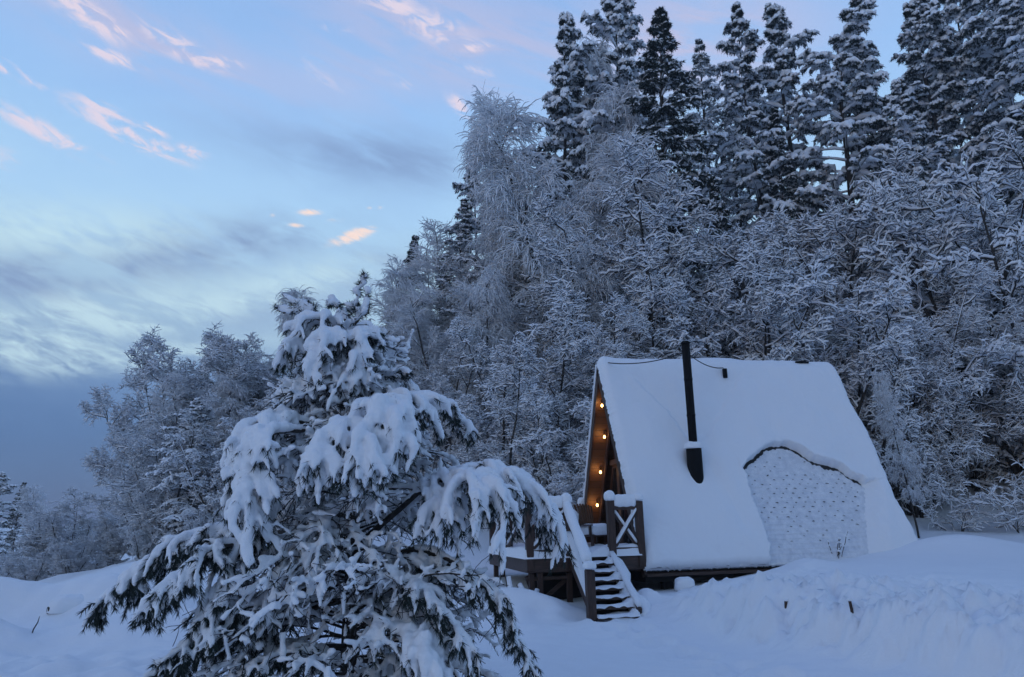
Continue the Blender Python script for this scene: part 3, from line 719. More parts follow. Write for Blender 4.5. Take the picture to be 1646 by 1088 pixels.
# ------------------------------------------------------------------ small things on and around the deck
def local_thing(name, label, cat, u, v, z, rz=0.0, group=None):
    return thing(name, label, cat, ck(u, v, z), A_+rz, group)
for i, (u, v, z, lb) in enumerate(((.08, 2.16, 3.23, 'small warm bulb glowing nearest the gable peak, topmost of the porch lights'), (.20, 2.46, 2.61, 'second porch bulb below the peak, glowing orange on the sloping planks'),
                                   (.19, 2.81, 1.90, 'third porch bulb down, level with the tie beam of the gable'), (.19, 3.14, 1.22, 'lowest warm porch bulb, just above the deck railing'))):
    t = local_thing('light_bulb', lb, 'light', u, v, z, 0, 'warm bulbs along the porch slope')
    th = np.linspace(0, math.pi, 9)
    prof = [(0, -.062, .002), (0, -.056, .014), (0, -.042, .024), (0, -.026, .026), (0, -.008, .018), (0, .008, .011)]
    MB().tube([(0, 0, p[1]) for p in prof], [p[2] for p in prof], 14).build('glass_bulb', MAT['bulb'], t)
    MB().tube([(0, 0, .005), (0, 0, .05), (0, .05, .085)], [.018, .018, .008], 10).build('socket', MAT['brass'], t)
    ld = bpy.data.lights.new('bulb_light', 'POINT'); ld.energy = 1.5; ld.color = (1, .52, .18); ld.shadow_soft_size = .03
    lo = bpy.data.objects.new('bulb_light', ld); COL.objects.link(lo); lo.parent = t; lo.location = (-.07, -.05, -.03)
chair = local_thing('slatted_chair', 'low slatted wooden chair with snow on its seat, on the deck by the porch', 'chair', -.55, 1.1, DZ+.0, .35)
MB().box((0, 0, .33), (.25, .25, .02)).build('seat', MAT['beamx'], chair, smooth=False)
sb = MB()
for k in range(9):
    x = -.23+k*.0575; sb.bar((x*.75, .22, .34), (x*1.15, .42, .92-.9*(x*x)), .042, .016, up=(0, 1, 0))
sb.build('backrest', MAT['wallplank'], chair, smooth=False)
for sx in (-1, 1):
    for sy in (-1, 1): MB().bar((sx*.22, sy*.21, 0), (sx*.22, sy*.21, .31), .05, .05).build('leg', MAT['beam'], chair, smooth=False)
    MB().bar((sx*.27, -.27, .52), (sx*.27, .27, .52), .07, .025).build('armrest', MAT['beam'], chair, smooth=False)
    MB().bar((sx*.27, -.22, .31), (sx*.27, -.22, .505), .045, .045).build('arm_post', MAT['beam'], chair, smooth=False)
MB().pillow((0, -.03, .37), (.27, .27, .17), None, .6, .12, 31).build('snow_cushion', MAT['snow'], chair)
tb = local_thing('deck_table', 'small table under a thick slab of snow behind the stair handrail', 'table', -1.22, 1.35, DZ, .1)
MB().box((0, 0, .52), (.34, .30, .02)).build('table_top', MAT['beamx'], tb, smooth=False)
for sx in (-1, 1):
    for sy in (-1, 1): MB().bar((sx*.29, sy*.25, 0), (sx*.29, sy*.25, .50), .05, .05).build('leg', MAT['beam'], tb, smooth=False)
MB().pillow((0, 0, .56), (.38, .34, .27), None, .5, .10, 33).build('snow_slab', MAT['snow'], tb)
def hit_ground(px, py, y0=6.0, y1=24.0):
    ys = np.linspace(y0, y1, 1800); P = EYE+ray(px, py)*ys[:, None]; gg = ground(P[:, 0], P[:, 1]); k = np.nonzero(P[:, 2] <= gg)[0]
    return P[k[0]] if len(k) else at(px, py, y1)
def ground_thing(name, label, cat, x, y, dz=0.0, rz=0.0, group=None): return thing(name, label, cat, (x, y, gz(x, y)+dz), rz, group)
p = at(1101, 948, 13.75)
t = ground_thing('tree_stump', 'short stump wearing a round cap of snow in front of the eave', 'stump', p[0], p[1], -.09)
MB().tube([(0, 0, -.2), (0, 0, .08), (0, 0, .12)], [.12, .11, .09], 12).build('trunk', MAT['bark'], t)
MB().pillow((0, 0, .14), (.165, .155, .17), None, .62, .08, 41, 22, 14, .45).build('snow_cap', MAT['snow'], t)
for (px, py, Y, h_, lb, rx) in ((1263, 976, 11.5, .07, 'small brown stake sticking out of the snow bank, left of two', .1), (1371, 980, 11.3, .08, 'thin grey stake poking from the snow bank, right of two', -.15)):
    p = hit_ground(px, py); t = ground_thing('marker_stake', lb, 'stake', p[0], p[1], 0, .4, 'stakes in the snow bank')
    MB().bar((0, 0, -.15), (rx*.2, 0, h_), .05 if rx > 0 else .025, .03).build('stake', MAT['beam'], t, smooth=False)
    MB().pillow((rx*.2, 0, h_), (.03, .03, .025), None, .8, .1, 3, 10, 8).build('snow_cap', MAT['snow'], t)
p = hit_ground(78, 988)
t = ground_thing('buried_log', 'dark end of a log showing under a snow mound at far left', 'log', p[0], p[1], .06, .5)
MB().tube([(-.02, 0, 0), (.3, .1, .0)], .055, 12).build('log', MAT['bark'], t)
MB().pillow((.34, .10, -.02), (.36, .26, .24), None, .7, .12, 51).build('snow_cap', MAT['snow'], t)
p = hit_ground(53, 1018)
t = ground_thing('bent_stick', 'thin dark stick leaning out of the snow at far left', 'stick', p[0], p[1])
MB().tube([(-.02, 0, -.05), (0, 0, .05), (.05, 0, .14), (.06, .01, .22)], [.010, .009, .008, .004], 6).build('stick', MAT['bark'], t)
p = hit_ground(1345, 899)
t = ground_thing('dry_plant', 'small dry plant with snowy twigs standing at the foot of the bare roof patch', 'plant', p[0], p[1])
rp_ = np.random.default_rng(9); n_ = 7; az_ = rp_.uniform(0, 6.28, n_)
d_ = np.stack([np.cos(az_)*.3, np.sin(az_)*.3, np.ones(n_)], 1); st2 = np.zeros((n_, 3)); st2[:, :2] = d_[:, :2]*.12; st2[:, 2] = -.05
Pp = np.cumsum(np.concatenate([st2[:, None], np.repeat(d_[:, None]*.07, 6, 1)+rp_.normal(0, .012, (n_, 6, 3))], 1), 1)*np.linspace(.8, 1.15, n_)[:, None, None]
MB().tubes(Pp, np.full(Pp.shape[:2], .006), 5).build('stems', MAT['bark'], t)
sb = MB()
for k in range(n_):
    for q_ in (3, 5, 6): sb.pillow(Pp[k, q_]+np.array([0, 0, .012]), np.array((.022, .022, .02))*rp_.uniform(.6, 1.3), None, .9, .2, k, 10, 8, .8)
sb.build('snow_tufts', MAT['snow'], t)
t = thing('leaning_boards', 'pale snowy boards leaning against the deck beside the pine', 'boards', ck(-2.3, -.35, -.62), A_)
for k, (x, x2, ly) in enumerate(((-.12, -.16, .62), (.10, .32, .40), (.24, .02, .5))):
    MB().bar((x, 0, 0), (x2, .25, ly), .10, .022, up=(0, 1, 0)).build('board', MAT['beam'], t, smooth=False)
    MB().tube([(x, -.03, 0.05), ((x+x2)/2, .09, ly/2), (x2, .21, ly)], [.05, .055, .04], 8).build('snow_layer', MAT['snow'], t)

# ------------------------------------------------------------------ tree growing tools
def norm(a): return a/(np.linalg.norm(a, axis=-1, keepdims=True)+1e-9)
def grow(start, dirs, length, n, rg, grav=0.0, wob=.1, gpow=1.0):
    N = len(start); P = np.empty((N, n, 3)); P[:, 0] = start; d = norm(dirs); step = (np.asarray(length)/(n-1))[:, None]
    for i in range(1, n):
        d = d+wob*rg.normal(size=(N, 3)); d[:, 2] += np.asarray(grav)*((i/(n-1))**gpow)
        d = norm(d); P[:, i] = P[:, i-1]+d*step
    return P
def sample(P, idx, t):
    n = P.shape[1]; f = t*(n-1); i = np.clip(f.astype(int), 0, n-2); w = (f-i)[:, None]
    a = P[idx, i]; b2 = P[idx, i+1]
    return a*(1-w)+b2*w, norm(b2-a)
def spawn(P, per, t0, t1, ang, rg, mode='az', jit=.35, up=0.0):
    """children start points, directions, parent index, position along parent"""
    N = len(P); idx = np.repeat(np.arange(N), per)
    t = np.tile((np.arange(per)+.5)/per, N)+rg.uniform(-.5, .5, N*per)/per; t = t0+(t1-t0)*np.clip(t, 0, 1)
    s, T = sample(P, idx, t)
    if mode == 'az':
        r = norm(np.cross(T, rg.normal(size=T.shape)))
    else:   # alternate left and right in the plane of the bough
        side = norm(np.cross(T, np.array([0, 0, 1.0])+.25*rg.normal(size=T.shape))); r = side*np.where(np.arange(N*per) % 2, 1, -1)[:, None]
    a = ang+jit*rg.normal(size=len(t))*ang
    d = np.cos(a)[:, None]*T+np.sin(a)[:, None]*r; d[:, 2] += up
    return s, norm(d), idx, t
def taper(N, n, r0, r1): return np.asarray(r0).reshape(-1, 1)*np.ones((N, 1))*(1-np.linspace(0, 1, n))[None]+r1*np.linspace(0, 1, n)[None]
def snow_on(mb, P, rad, k, rg, base, lift=.95, hmin=.30, lump=.35, sq=1.0):
    """load of snow lying along the tops of twigs"""
    T = norm(np.gradient(P, axis=1)); hz = np.clip(np.sqrt(np.clip(1-T[..., 2]**2, 0, 1)), hmin, 1)
    r = rad*hz*(1+lump*rg.normal(size=P.shape[:2]))
    r = np.clip(r, rad*.25, rad*2.0); r[:, -1] *= .45; r[:, 0] *= .7
    Q = P.copy(); Q[..., 2] += r*lift+base
    mb.tubes(Q, r, k, cap=False, sq=sq)
def blades(mb, pos, dirs, ln, wd, rg):
    """needles: thin triangles"""
    N = len(pos); d = norm(dirs); s_ = norm(np.cross(d, rg.normal(size=d.shape)))
    ln = np.asarray(ln).reshape(-1, 1)*np.ones((N, 1)); v = np.stack([pos-s_*wd/2, pos+s_*wd/2, pos+d*ln], 1)
    mb.add(v.reshape(-1, 3), None, np.arange(N*3).reshape(N, 3))

def proto_alder(seed, H=8.5, stems=5, spread=.32, per=(14, 10, 13), l1=.27, rs=(.038, .030, .024), droop=.0, twig=.30, tw=.75):
    """many-stemmed frosted broadleaf: trunk mesh, twigs mesh, snow mesh"""
    rg = np.random.default_rng(seed)
    az_ = np.arange(stems)*2*math.pi/stems+rg.uniform(0, 1, stems); tl = spread*rg.uniform(.35, 1.2, stems)
    d = np.stack([np.cos(az_)*tl, np.sin(az_)*tl, np.ones(stems)], 1)
    S = grow(np.stack([np.cos(az_)*.12, np.sin(az_)*.12, np.full(stems, -.4)], 1), d, H*rg.uniform(.72, 1.0, stems)+.3, 10, rg, .05, .07)
    sr = taper(stems, 10, .085*H/8.5*rg.uniform(.7, 1.2, stems), .012)
    tm = MB().tubes(S, sr, 7)
    s, dd, ix, t = spawn(S, per[0], .05, 1.0, 1.0, rg, up=.10)
    L1 = grow(s, dd, H*l1*(1.05-.62*t)*rg.uniform(.6, 1.15, len(t)), 7, rg, .02-droop, .17)
    tm.tubes(L1, taper(len(L1), 7, .026*H/8.5, .006), 5, cap=False)
    s, dd, ix, t = spawn(L1, per[1], .15, 1.0, .85, rg, up=.05)
    L2 = grow(s, dd, H*l1*.36*(1.1-.55*t)*rg.uniform(.6, 1.2, len(t)), 7, rg, .0-droop*1.5, .26)
    s, dd, ix, t = spawn(L2, per[2], .10, 1.0, .95, rg, up=.04)
    L3 = grow(s, dd, twig*(1.15-.5*t)*rg.uniform(.45, 1.3, len(t)), 4, rg, -.03-droop*2, .36)
    cm = MB().tubes(L2, taper(len(L2), 7, .016*tw, .008*tw), 4, cap=False); cm.tubes(L3, taper(len(L3), 4, .011*tw, .006*tw), 3, cap=False)
    sm = MB(); snow_on(sm, S, .045, 5, rg, .02, .9, .15); snow_on(sm, L1, rs[0], 5, rg, .012); snow_on(sm, L2, rs[1], 4, rg, .006); snow_on(sm, L3, rs[2], 4, rg, .004)
    return dict(trunk=(tm, 'bark'), crown=(cm, 'twig'), snow_load=(sm, 'frost')), H

def proto_birch(seed, H=14, per=(30, 11, 11), rs=(.032, .022, .017), droop=.16, l1=.24, lean=.03, l3=.75, t0=.18, stems=1):
    rg = np.random.default_rng(seed)
    az_ = rg.uniform(0, 6.28, stems); d = np.stack([np.cos(az_)*lean*(1+2*(stems > 1)), np.sin(az_)*lean*(1+2*(stems > 1)), np.ones(stems)], 1)
    S = grow(np.stack([np.cos(az_)*.1, np.sin(az_)*.1, np.full(stems, -.4)], 1), d, np.full(stems, H+.4)*rg.uniform(.85, 1, stems), 12, rg, .0, .035)
    tm = MB().tubes(S, taper(stems, 12, .12*H/14, .012), 8)
    s, dd, ix, t = spawn(S, per[0], t0, 1.0, .72, rg, up=.35)
    L1 = grow(s, dd, H*l1*(1.12-.85*t)*rg.uniform(.6, 1.15, len(t)), 9, rg, -droop*.9, .07, 2.0)
    tm.tubes(L1, taper(len(L1), 9, .026*H/14, .005), 5, cap=False)
    s, dd, ix, t = spawn(L1, per[1], .18, 1.0, .75, rg, up=.05)
    L2 = grow(s, dd, H*l1*.34*(1.1-.5*t)*rg.uniform(.6, 1.2, len(t)), 7, rg, -droop*2.2, .09, 1.2)
    s, dd, ix, t = spawn(L2, per[2], .1, 1.0, .7, rg)
    L3 = grow(s, dd, l3*(1.1-.4*t)*rg.uniform(.5, 1.2, len(t)), 5, rg, -droop*3.4, .10, 1.0)
    cm = MB().tubes(L2, taper(len(L2), 7, .008, .004), 3, cap=False); cm.tubes(L3, taper(len(L3), 5, .005, .003), 3, cap=False)
    sm = MB(); snow_on(sm, S, .03, 5, rg, .01, .9, .2); snow_on(sm, L1, rs[0], 5, rg, .010); snow_on(sm, L2, rs[1], 4, rg, .004, .6, .55, .3); snow_on(sm, L3, rs[2], 3, rg, .002, .4, .75, .3)
    return dict(trunk=(tm, 'bark'), crown=(cm, 'twig'), snow_load=(sm, 'frost')), H

def proto_conifer(seed, H=16, wid=2.1, n1=95, per2=9, per3=5, load=1.0, t0=.16, needle=22, shape=.75, top=.35, bend=0.0, tilt=1.5, irregular=.35, droop=.09):
    """snow-laden pine or spruce: boughs in whorls, drooping shoots carrying pads of snow, dark needles under them"""
    rg = np.random.default_rng(seed)
    S = grow(np.array([[0, 0, -.5]]), np.array([[.0, .0, 1.0]]), np.array([H+.5]), 14, rg, .0, .018)
    if bend: S[0, :, 0] += bend*np.clip((np.linspace(0, 1, 14)-.72)/.28, 0, 1)**1.6
    tm = MB().tubes(S, taper(1, 14, .014*H, .012), 8)
    t = t0+(1-t0)*((np.arange(n1)+.5)/n1)**.92
    t = t+rg.normal(0, .006, n1)
    t = np.clip(t, 0, .992)
    s, T = sample(S, np.zeros(n1, int), t)
    aa = np.arange(n1)*2.399+rg.normal(0, .35, n1)
    lump = 1+irregular*np.sin(aa*1.0+t*9+seed)*rg.uniform(.3, 1, n1)+irregular*.5*rg.normal(size=n1)
    ln = (wid*np.clip(1-t, 0, 1)**shape+top*np.clip((1-t)*7, .22, 1))*np.clip(lump, .45, 1.6)
    el_ = tilt-.9*np.clip(t, 0, 1)**3*1.0
    d = np.stack([np.cos(aa)*np.sin(el_), np.sin(aa)*np.sin(el_), np.cos(el_)+.12*rg.normal(size=n1)], 1)
    L1 = grow(s, d, ln, 8, rg, -droop*1.4, .05, 1.0)
    tm.tubes(L1, taper(n1, 8, .012+.010*ln[:, None]/wid, .006), 5, cap=False)
    s, dd, ix, t2 = spawn(L1, per2, .22, 1.0, .85, rg, 'flat', .25)
    L2 = grow(s, dd, (.10+.55*ln[ix]*(1.05-.75*t2))*rg.uniform(.7, 1.2, len(t2))*.8, 6, rg, -droop*1.9, .08, 1.0)
    s, dd, ix3, t3 = spawn(L2, per3, .15, 1.0, .7, rg, 'flat', .4)
    L3 = grow(s, dd, .26*np.clip(ln[ix][ix3]*1.4, .35, 1)*(1.1-.4*t3)*rg.uniform(.6, 1.3, len(t3)), 4, rg, -droop*2.2, .12, 1.0)
    cm = MB(); cm.tubes(L2, taper(len(L2), 6, .010, .005), 3, cap=False)
    for Pn, cnt in ((L2, needle), (L3, max(3, needle//2))):
        N = len(Pn); ii = np.repeat(np.arange(N), cnt); tt = rg.uniform(.1, 1, N*cnt); pp, TT = sample(Pn, ii, tt)
        dd = TT*.7+norm(rg.normal(size=TT.shape))*.8; dd[:, 2] -= .35
        blades(cm, pp, dd, rg.uniform(.09, .18, len(pp)), .034, rg)
    sm = MB()
    keep = rg.random(len(L1)) < .95
    snow_on(sm, L1[keep], .060*load**.5, 6, rg, .015, .6, .35, .25)
    k2 = rg.random(len(L2)) < min(1, .48+.42*load)
    snow_on(sm, L2[k2], .098*load, 6, rg, .015, .45, .45, .35, .8)
    k3 = rg.random(len(L3)) < min(1, .22+.42*load)
    snow_on(sm, L3[k3], .072*load, 5, rg, .012, .45, .5, .35, .8)
    snow_on(sm, S[:, 9:], .028, 6, rg, .0, .2, .5, .3)
    return dict(trunk=(tm, 'bark'), crown=(cm, 'needle'), snow_load=(sm, 'frost')), H

def proto_shrub(seed, H=2.4, stems=9, per=(7, 6), rs=.024):
    rg = np.random.default_rng(seed)
    az_ = rg.uniform(0, 6.28, stems); tl = rg.uniform(.15, .9, stems)
    d = np.stack([np.cos(az_)*tl, np.sin(az_)*tl, np.ones(stems)], 1)
    S = grow(np.stack([np.cos(az_)*.1, np.sin(az_)*.1, np.full(stems, -.25)], 1), d, H*rg.uniform(.6, 1.1, stems), 8, rg, -.04, .12)
    tm = MB().tubes(S, taper(stems, 8, .022, .006), 5)
    s, dd, ix, t = spawn(S, per[0], .2, 1.0, .8, rg)
    L1 = grow(s, dd, H*.32*rg.uniform(.5, 1.2, len(t)), 5, rg, -.10, .16)
    s, dd, ix, t = spawn(L1, per[1], .15, 1.0, .8, rg)
    L2 = grow(s, dd, .30*rg.uniform(.5, 1.3, len(t)), 4, rg, -.14, .2)
    cm = MB().tubes(L1, taper(len(L1), 5, .009, .004), 4, cap=False); cm.tubes(L2, taper(len(L2), 4, .005, .003), 3, cap=False)
    sm = MB(); snow_on(sm, S, rs*1.1, 5, rg, .008, .8, .3); snow_on(sm, L1, rs*1.1, 4, rg, .005); snow_on(sm, L2, rs*.9, 4, rg, .003)
    return dict(trunk=(tm, 'bark'), crown=(cm, 'twig'), snow_load=(sm, 'frost')), H

# ------------------------------------------------------------------ the big snow-laden pine in front
PY = 7.0
def px3(pts): return np.array([at(x, y, PY+d) for x, y, d in pts])
def resample(p, n):
    p = np.asarray(p, float); m_ = len(p)
    if m_ == 2: return p[0]+(p[1]-p[0])*np.linspace(0, 1, n)[:, None]
    q = np.vstack([2*p[0]-p[1], p, 2*p[-1]-p[-2]]); out = []
    for t in np.linspace(0, m_-1-1e-6, n):
        i = int(t); f = t-i; a, b2, c, d = q[i], q[i+1], q[i+2], q[i+3]
        out.append(.5*((2*b2)+(c-a)*f+(2*a-5*b2+4*c-d)*f*f+(3*b2-a-3*c+d)*f**3))
    return np.array(out)
def hero_pine():
    rg = np.random.default_rng(101)
    base = at(562, 1100, PY); zg = gz(base[0], base[1])
    root = thing('pine_tree', 'large pine in the foreground, boughs bent down under thick lumps of snow', 'tree', (base[0], base[1], zg))
    off = np.array([base[0], base[1], zg])
    trunk_px = [(562, 1100, 0), (564, 1000, 0), (567, 900, 0), (567, 800, 0), (562, 700, 0), (556, 620, 0), (560, 560, 0), (566, 520, 0)]
    TP = px3(trunk_px); TP = np.vstack([[TP[0][0], TP[0][1], zg-.3], TP]); TP = resample(TP, 24)-off
    tm = MB().tube(TP, np.linspace(.095, .022, 24), 10)
    # (path, finger length m, snow radius m, fingers per metre, needle density)
    L = [
     # leaders
     ([(566, 520, 0), (574, 490, 0), (580, 452, 0)], .11, .040, 22, .35, .0),
     ([(566, 530, 0), (585, 500, -.1), (590, 470, -.1)], .11, .040, 18, .35, .0),
     ([(558, 560, 0), (520, 525, -.1), (488, 495, -.1), (455, 474, -.1)], .12, .040, 16, .35, .1),
     ([(520, 525, -.1), (480, 505, -.05), (448, 500, 0)], .12, .040, 14, .35, .3),
     ([(566, 545, 0), (545, 500, .15), (530, 478, .2)], .14, .044, 14, .35, .5),
     ([(568, 540, 0), (585, 525, -.2), (598, 545, -.25)], .20, .038, 12, .8, 1),
     # first tier arches
     ([(560, 575, 0), (535, 522, -.25), (505, 512, -.35), (484, 535, -.4), (474, 580, -.42)], .34, .052, 15, .5, 1.1),
     ([(560, 590, 0), (545, 548, -.35), (522, 548, -.5), (514, 590, -.55)], .34, .055, 16, .4, 1.1),
     ([(562, 580, 0), (575, 540, -.3), (572, 560, -.45), (570, 600, -.45)], .26, .052, 14, .4, 1.1),
     ([(560, 600, 0), (572, 565, .3), (586, 590, .5)], .24, .045, 13, .8, 1),
     # second tier
     ([(558, 640, 0), (510, 625, -.2), (475, 635, -.3), (455, 670, -.35)], .27, .040, 12, .9, 1),
     ([(558, 650, 0), (600, 610, -.1), (640, 600, -.1), (664, 628, -.1)], .24, .036, 12, .9, .9),
     ([(560, 640, 0), (590, 620, .5), (620, 615, .9), (625, 650, 1.1)], .26, .036, 10, .9, .9),
     ([(556, 630, 0), (530, 610, .5), (500, 620, .8), (482, 655, .9)], .26, .036, 10, .9, .9),
     # heavy left clump
     ([(562, 715, 0), (500, 680, -.4), (440, 672, -.6), (398, 700, -.65), (382, 760, -.65), (384, 810, -.65)], .46, .062, 18, .5, 1.15),
     ([(520, 700, -.3), (470, 690, -.7), (425, 705, -.9), (405, 760, -.95), (408, 830, -.95)], .48, .062, 18, .5, 1.15),
     ([(500, 700, -.2), (450, 720, -.5), (430, 780, -.55), (425, 840, -.55)], .40, .052, 16, .6, 1.1),
     # heavy right clump hanging toward the viewer
     ([(565, 720, 0), (590, 668, -.5), (620, 650, -.8), (640, 680, -.9), (645, 730, -.95)], .44, .062, 19, .4, 1.15),
     ([(565, 725, 0), (570, 690, -.6), (545, 685, -.9), (520, 715, -1.0), (508, 760, -1.0)], .44, .058, 18, .45, 1.15),
     ([(570, 720, 0), (590, 690, -.7), (590, 700, -1.0), (588, 750, -1.1)], .42, .058, 18, .45, 1.15),
     ([(570, 715, 0), (630, 650, -.3), (670, 645, -.35), (695, 680, -.35)], .38, .055, 17, .6, 1.1),
     ([(570, 715, 0), (640, 660, .2), (700, 650, .3), (748, 684, .3)], .30, .048, 16, .9, 1.0),
     # right long limb
     ([(568, 880, 0), (630, 830, -.1), (700, 775, -.3), (760, 758, -.4), (795, 762, -.4), (845, 776, -.4), (882, 828, -.4)], .62, .056, 17, .9, 1.1),
     ([(700, 775, -.3), (740, 770, -.7), (780, 780, -.9), (815, 830, -.95)], .50, .054, 17, .9, 1.15),
     ([(680, 790, -.2), (700, 800, -.6), (715, 850, -.75)], .42, .050, 15, .7, 1.1),
     ([(640, 820, 0), (690, 770, .4), (750, 770, .7), (800, 810, .8)], .46, .048, 14, .9, 1.1),
     # left long limb
     ([(566, 890, 0), (500, 870, -.2), (430, 860, -.3), (370, 855, -.35), (300, 866, -.4), (235, 905, -.4), (160, 972, -.4)], .42, .040, 28, 1.3, 1.0),
     ([(430, 862, -.3), (370, 872, -.7), (310, 905, -.85), (250, 960, -.9)], .42, .038, 24, 1.3, 1.0),
     ([(430, 862, -.3), (390, 880, -.6), (360, 930, -.7), (330, 990, -.7)], .42, .038, 22, 1.2, 1.0),
     ([(480, 870, -.1), (420, 850, .4), (350, 870, .6), (280, 920, .7)], .40, .038, 14, 1.2, 1.0),
     ([(565, 940, 0), (480, 950, -.4), (400, 970, -.6), (330, 1010, -.7), (270, 1075, -.7)], .36, .033, 22, 1.3, 1.0),
     ([(565, 960, 0), (470, 990, -.2), (390, 1010, -.2), (300, 1060, -.2), (245, 1088, -.2)], .34, .031, 20, 1.3, 1.0),
     # lower right limbs
     ([(568, 930, 0), (640, 890, -.2), (710, 895, -.4), (770, 935, -.5), (815, 990, -.5), (850, 1070, -.5)], .36, .030, 20, 1.0, 1.05),
     ([(568, 950, 0), (640, 930, -.5), (700, 960, -.8), (740, 1030, -.9)], .34, .030, 20, .8, 1.1),
     ([(568, 930, 0), (650, 900, .4), (730, 910, .7), (800, 960, .8)], .36, .030, 17, 1.0, 1.05),
     ([(566, 1000, 0), (620, 1010, -.6), (680, 1040, -.9), (705, 1100, -.95)], .40, .062, 15, .6, 1.1),
     ([(566, 1040, 0), (500, 1040, -.4), (440, 1055, -.6), (380, 1090, -.6)], .32, .028, 18, 1.2, 1.0),
     ([(566, 1060, 0), (640, 1060, -.2), (740, 1070, -.2), (840, 1120, -.2)], .34, .030, 18, 1.0, 1.0),
    ]
    limbs = []; fingers = []; subs = []; sn = MB(); nd = MB(); tw = MB(); br = MB()
    for pts, fl, sr_, dens, ndens, dr in L:
        P = resample(px3(pts), 16)-off; ln = np.linalg.norm(np.diff(P, axis=0), axis=1).sum()
        P[1:-1] += rg.normal(0, .012, P[1:-1].shape)
        thick = .008+.016*min(1, ln/2.0)
        br.tube(P, np.linspace(thick*1.3, .007, 16), 7)
        # snow lying along the limb itself, thin near the trunk
        T = norm(np.gradient(P, axis=0)); hz = np.clip(np.sqrt(1-T[:, 2]**2), .35, 1)
        r = sr_*.92*hz*np.clip(np.linspace(.35, 1.5, 16), 0, 1)*(1+.22*rg.normal(size=16)); r = np.clip(r, .012, .12); r[-1] *= .5; r[0] = .010
        Q = P.copy(); Q[:, 2] += r*.75
        sn.tube(Q, r, 8)
        # drooping fingers
        nf = max(4, int(ln*dens)); t = np.clip(rg.uniform(.22, 1.0, nf), 0, .999)
        s, TT = sample(P[None], np.zeros(nf, int), t)
        side = norm(np.cross(TT, Z)+1e-4)*np.where(rg.random(nf) < .5, 1, -1)[:, None]
        d = TT*rg.uniform(.3, .9, (nf, 1))+side*rg.uniform(.2, .9, (nf, 1)); d[:, 2] += (.10 if dr > .4 else .6); 
        fg = grow(s, d, fl*rg.uniform(.45, 1.15, nf)*(1.05-.35*t), 8, rg, -.46*dr, .07, .9)
        rr_ = sr_*rg.uniform(.62, 1.0, nf)[:, None]*(np.array([.7, 1.0, 1.05, 1.0, .95, .85, .70, .42])[None])*(1+.14*rg.normal(size=(nf, 8)))
        rr_ = np.clip(rr_, .010, .11)
        outw = norm(np.concatenate([(fg[..., :2]-TP[0, :2]), np.zeros(fg.shape[:2]+(1,))], -1))
        rr_ = rr_*.90; Q = fg+outw*(rr_*.45)[..., None]; Q[..., 2] += rr_*.75
        sn.tubes(Q, rr_, 8); tw.tubes(fg, np.full(fg.shape[:2], .005), 5, cap=False)
        sub, ds, ii, t2 = spawn(fg, 3, .25, .95, .75, rg, 'az', .3)
        sg = grow(sub, ds, fl*.38*rg.uniform(.5, 1.2, len(t2)), 5, rg, -.42*max(dr, .2), .10)
        r3 = sr_*.55*rg.uniform(.5, 1.1, len(t2))[:, None]*np.array([.8, 1, 1, .85, .45])[None]*(1+.15*rg.normal(size=(len(t2), 5)))
        r3 = np.clip(r3, .008, .06); kp = rg.random(len(t2)) < .80
        outw = norm(np.concatenate([(sg[..., :2]-TP[0, :2]), np.zeros(sg.shape[:2]+(1,))], -1))
        Q = sg+outw*(r3*.4)[..., None]; Q[..., 2] += r3*.8; sn.tubes(Q[kp], r3[kp], 7)
        tw.tubes(sg, np.full(sg.shape[:2], .004), 4)
        for Pn, cnt in ((fg, int(80*ndens)), (sg, int(40*ndens))):
            N = len(Pn); jj = np.repeat(np.arange(N), cnt); tt = np.clip(rg.uniform(.15, 1.08, N*cnt), 0, .9999); pp, T3 = sample(Pn, jj, tt)
            dd = T3*.9+norm(rg.normal(size=T3.shape))*.75; dd[:, 2] -= .30
            blades(nd, pp, dd, rg.uniform(.045, .080, len(pp)), .0075, rg)
    # inner bare twigs and lesser boughs filling the depth of the crown
    nb_ = 150
    tt = rg.uniform(.12, .93, nb_)
    s, T = sample(TP[None], np.zeros(nb_, int), tt)
    aa = np.arange(nb_)*2.4+rg.normal(0, .3, nb_)
    reach = np.interp(tt, [0, .15, .3, .45, .6, .75, .9, 1], [1.1, 1.45, 1.5, 1.2, .9, .6, .28, .1])*rg.uniform(.55, 1.0, nb_)
    d = np.stack([np.cos(aa), np.sin(aa), np.full(nb_, .25)], 1)
    B = grow(s, d, reach, 9, rg, -.16, .09)
    br.tubes(B, taper(nb_, 9, .013, .005), 6)
    r = np.clip(.021*(1+.4*rg.normal(size=B.shape[:2])), .009, .045); r[:, :3] *= .5; r[:, -1] *= .5; Q = B.copy(); Q[..., 2] += r*.8; sn.tubes(Q, r, 7)
    s, dd, ii, t = spawn(B, 9, .2, 1, .8, rg, 'flat', .3)
    B2 = grow(s, dd, .42*(1.1-.5*t)*rg.uniform(.5, 1.2, len(t)), 6, rg, -.20, .12)
    tw.tubes(B2, np.full(B2.shape[:2], .0045), 4)
    kp = rg.random(len(B2)) < .62
    r = np.clip(.019*(1+.45*rg.normal(size=B2.shape[:2])), .008, .045); r[:, -1] *= .5; Q = B2.copy(); Q[..., 2] += r*.6; sn.tubes(Q[kp], r[kp], 6)
    s, dd, ii, t = spawn(B2, 5, .2, 1, .8, rg)
    B3 = grow(s, dd, .16*rg.uniform(.5, 1.3, len(t)), 4, rg, -.15, .15)
    tw.tubes(B3, np.full(B3.shape[:2], .003), 3)
    kp = rg.random(len(B3)) < .5
    r = np.clip(.0175*(1+.45*rg.normal(size=B3.shape[:2])), .008, .036); Q = B3.copy(); Q[..., 2] += r*.6; sn.tubes(Q[kp], r[kp], 6)
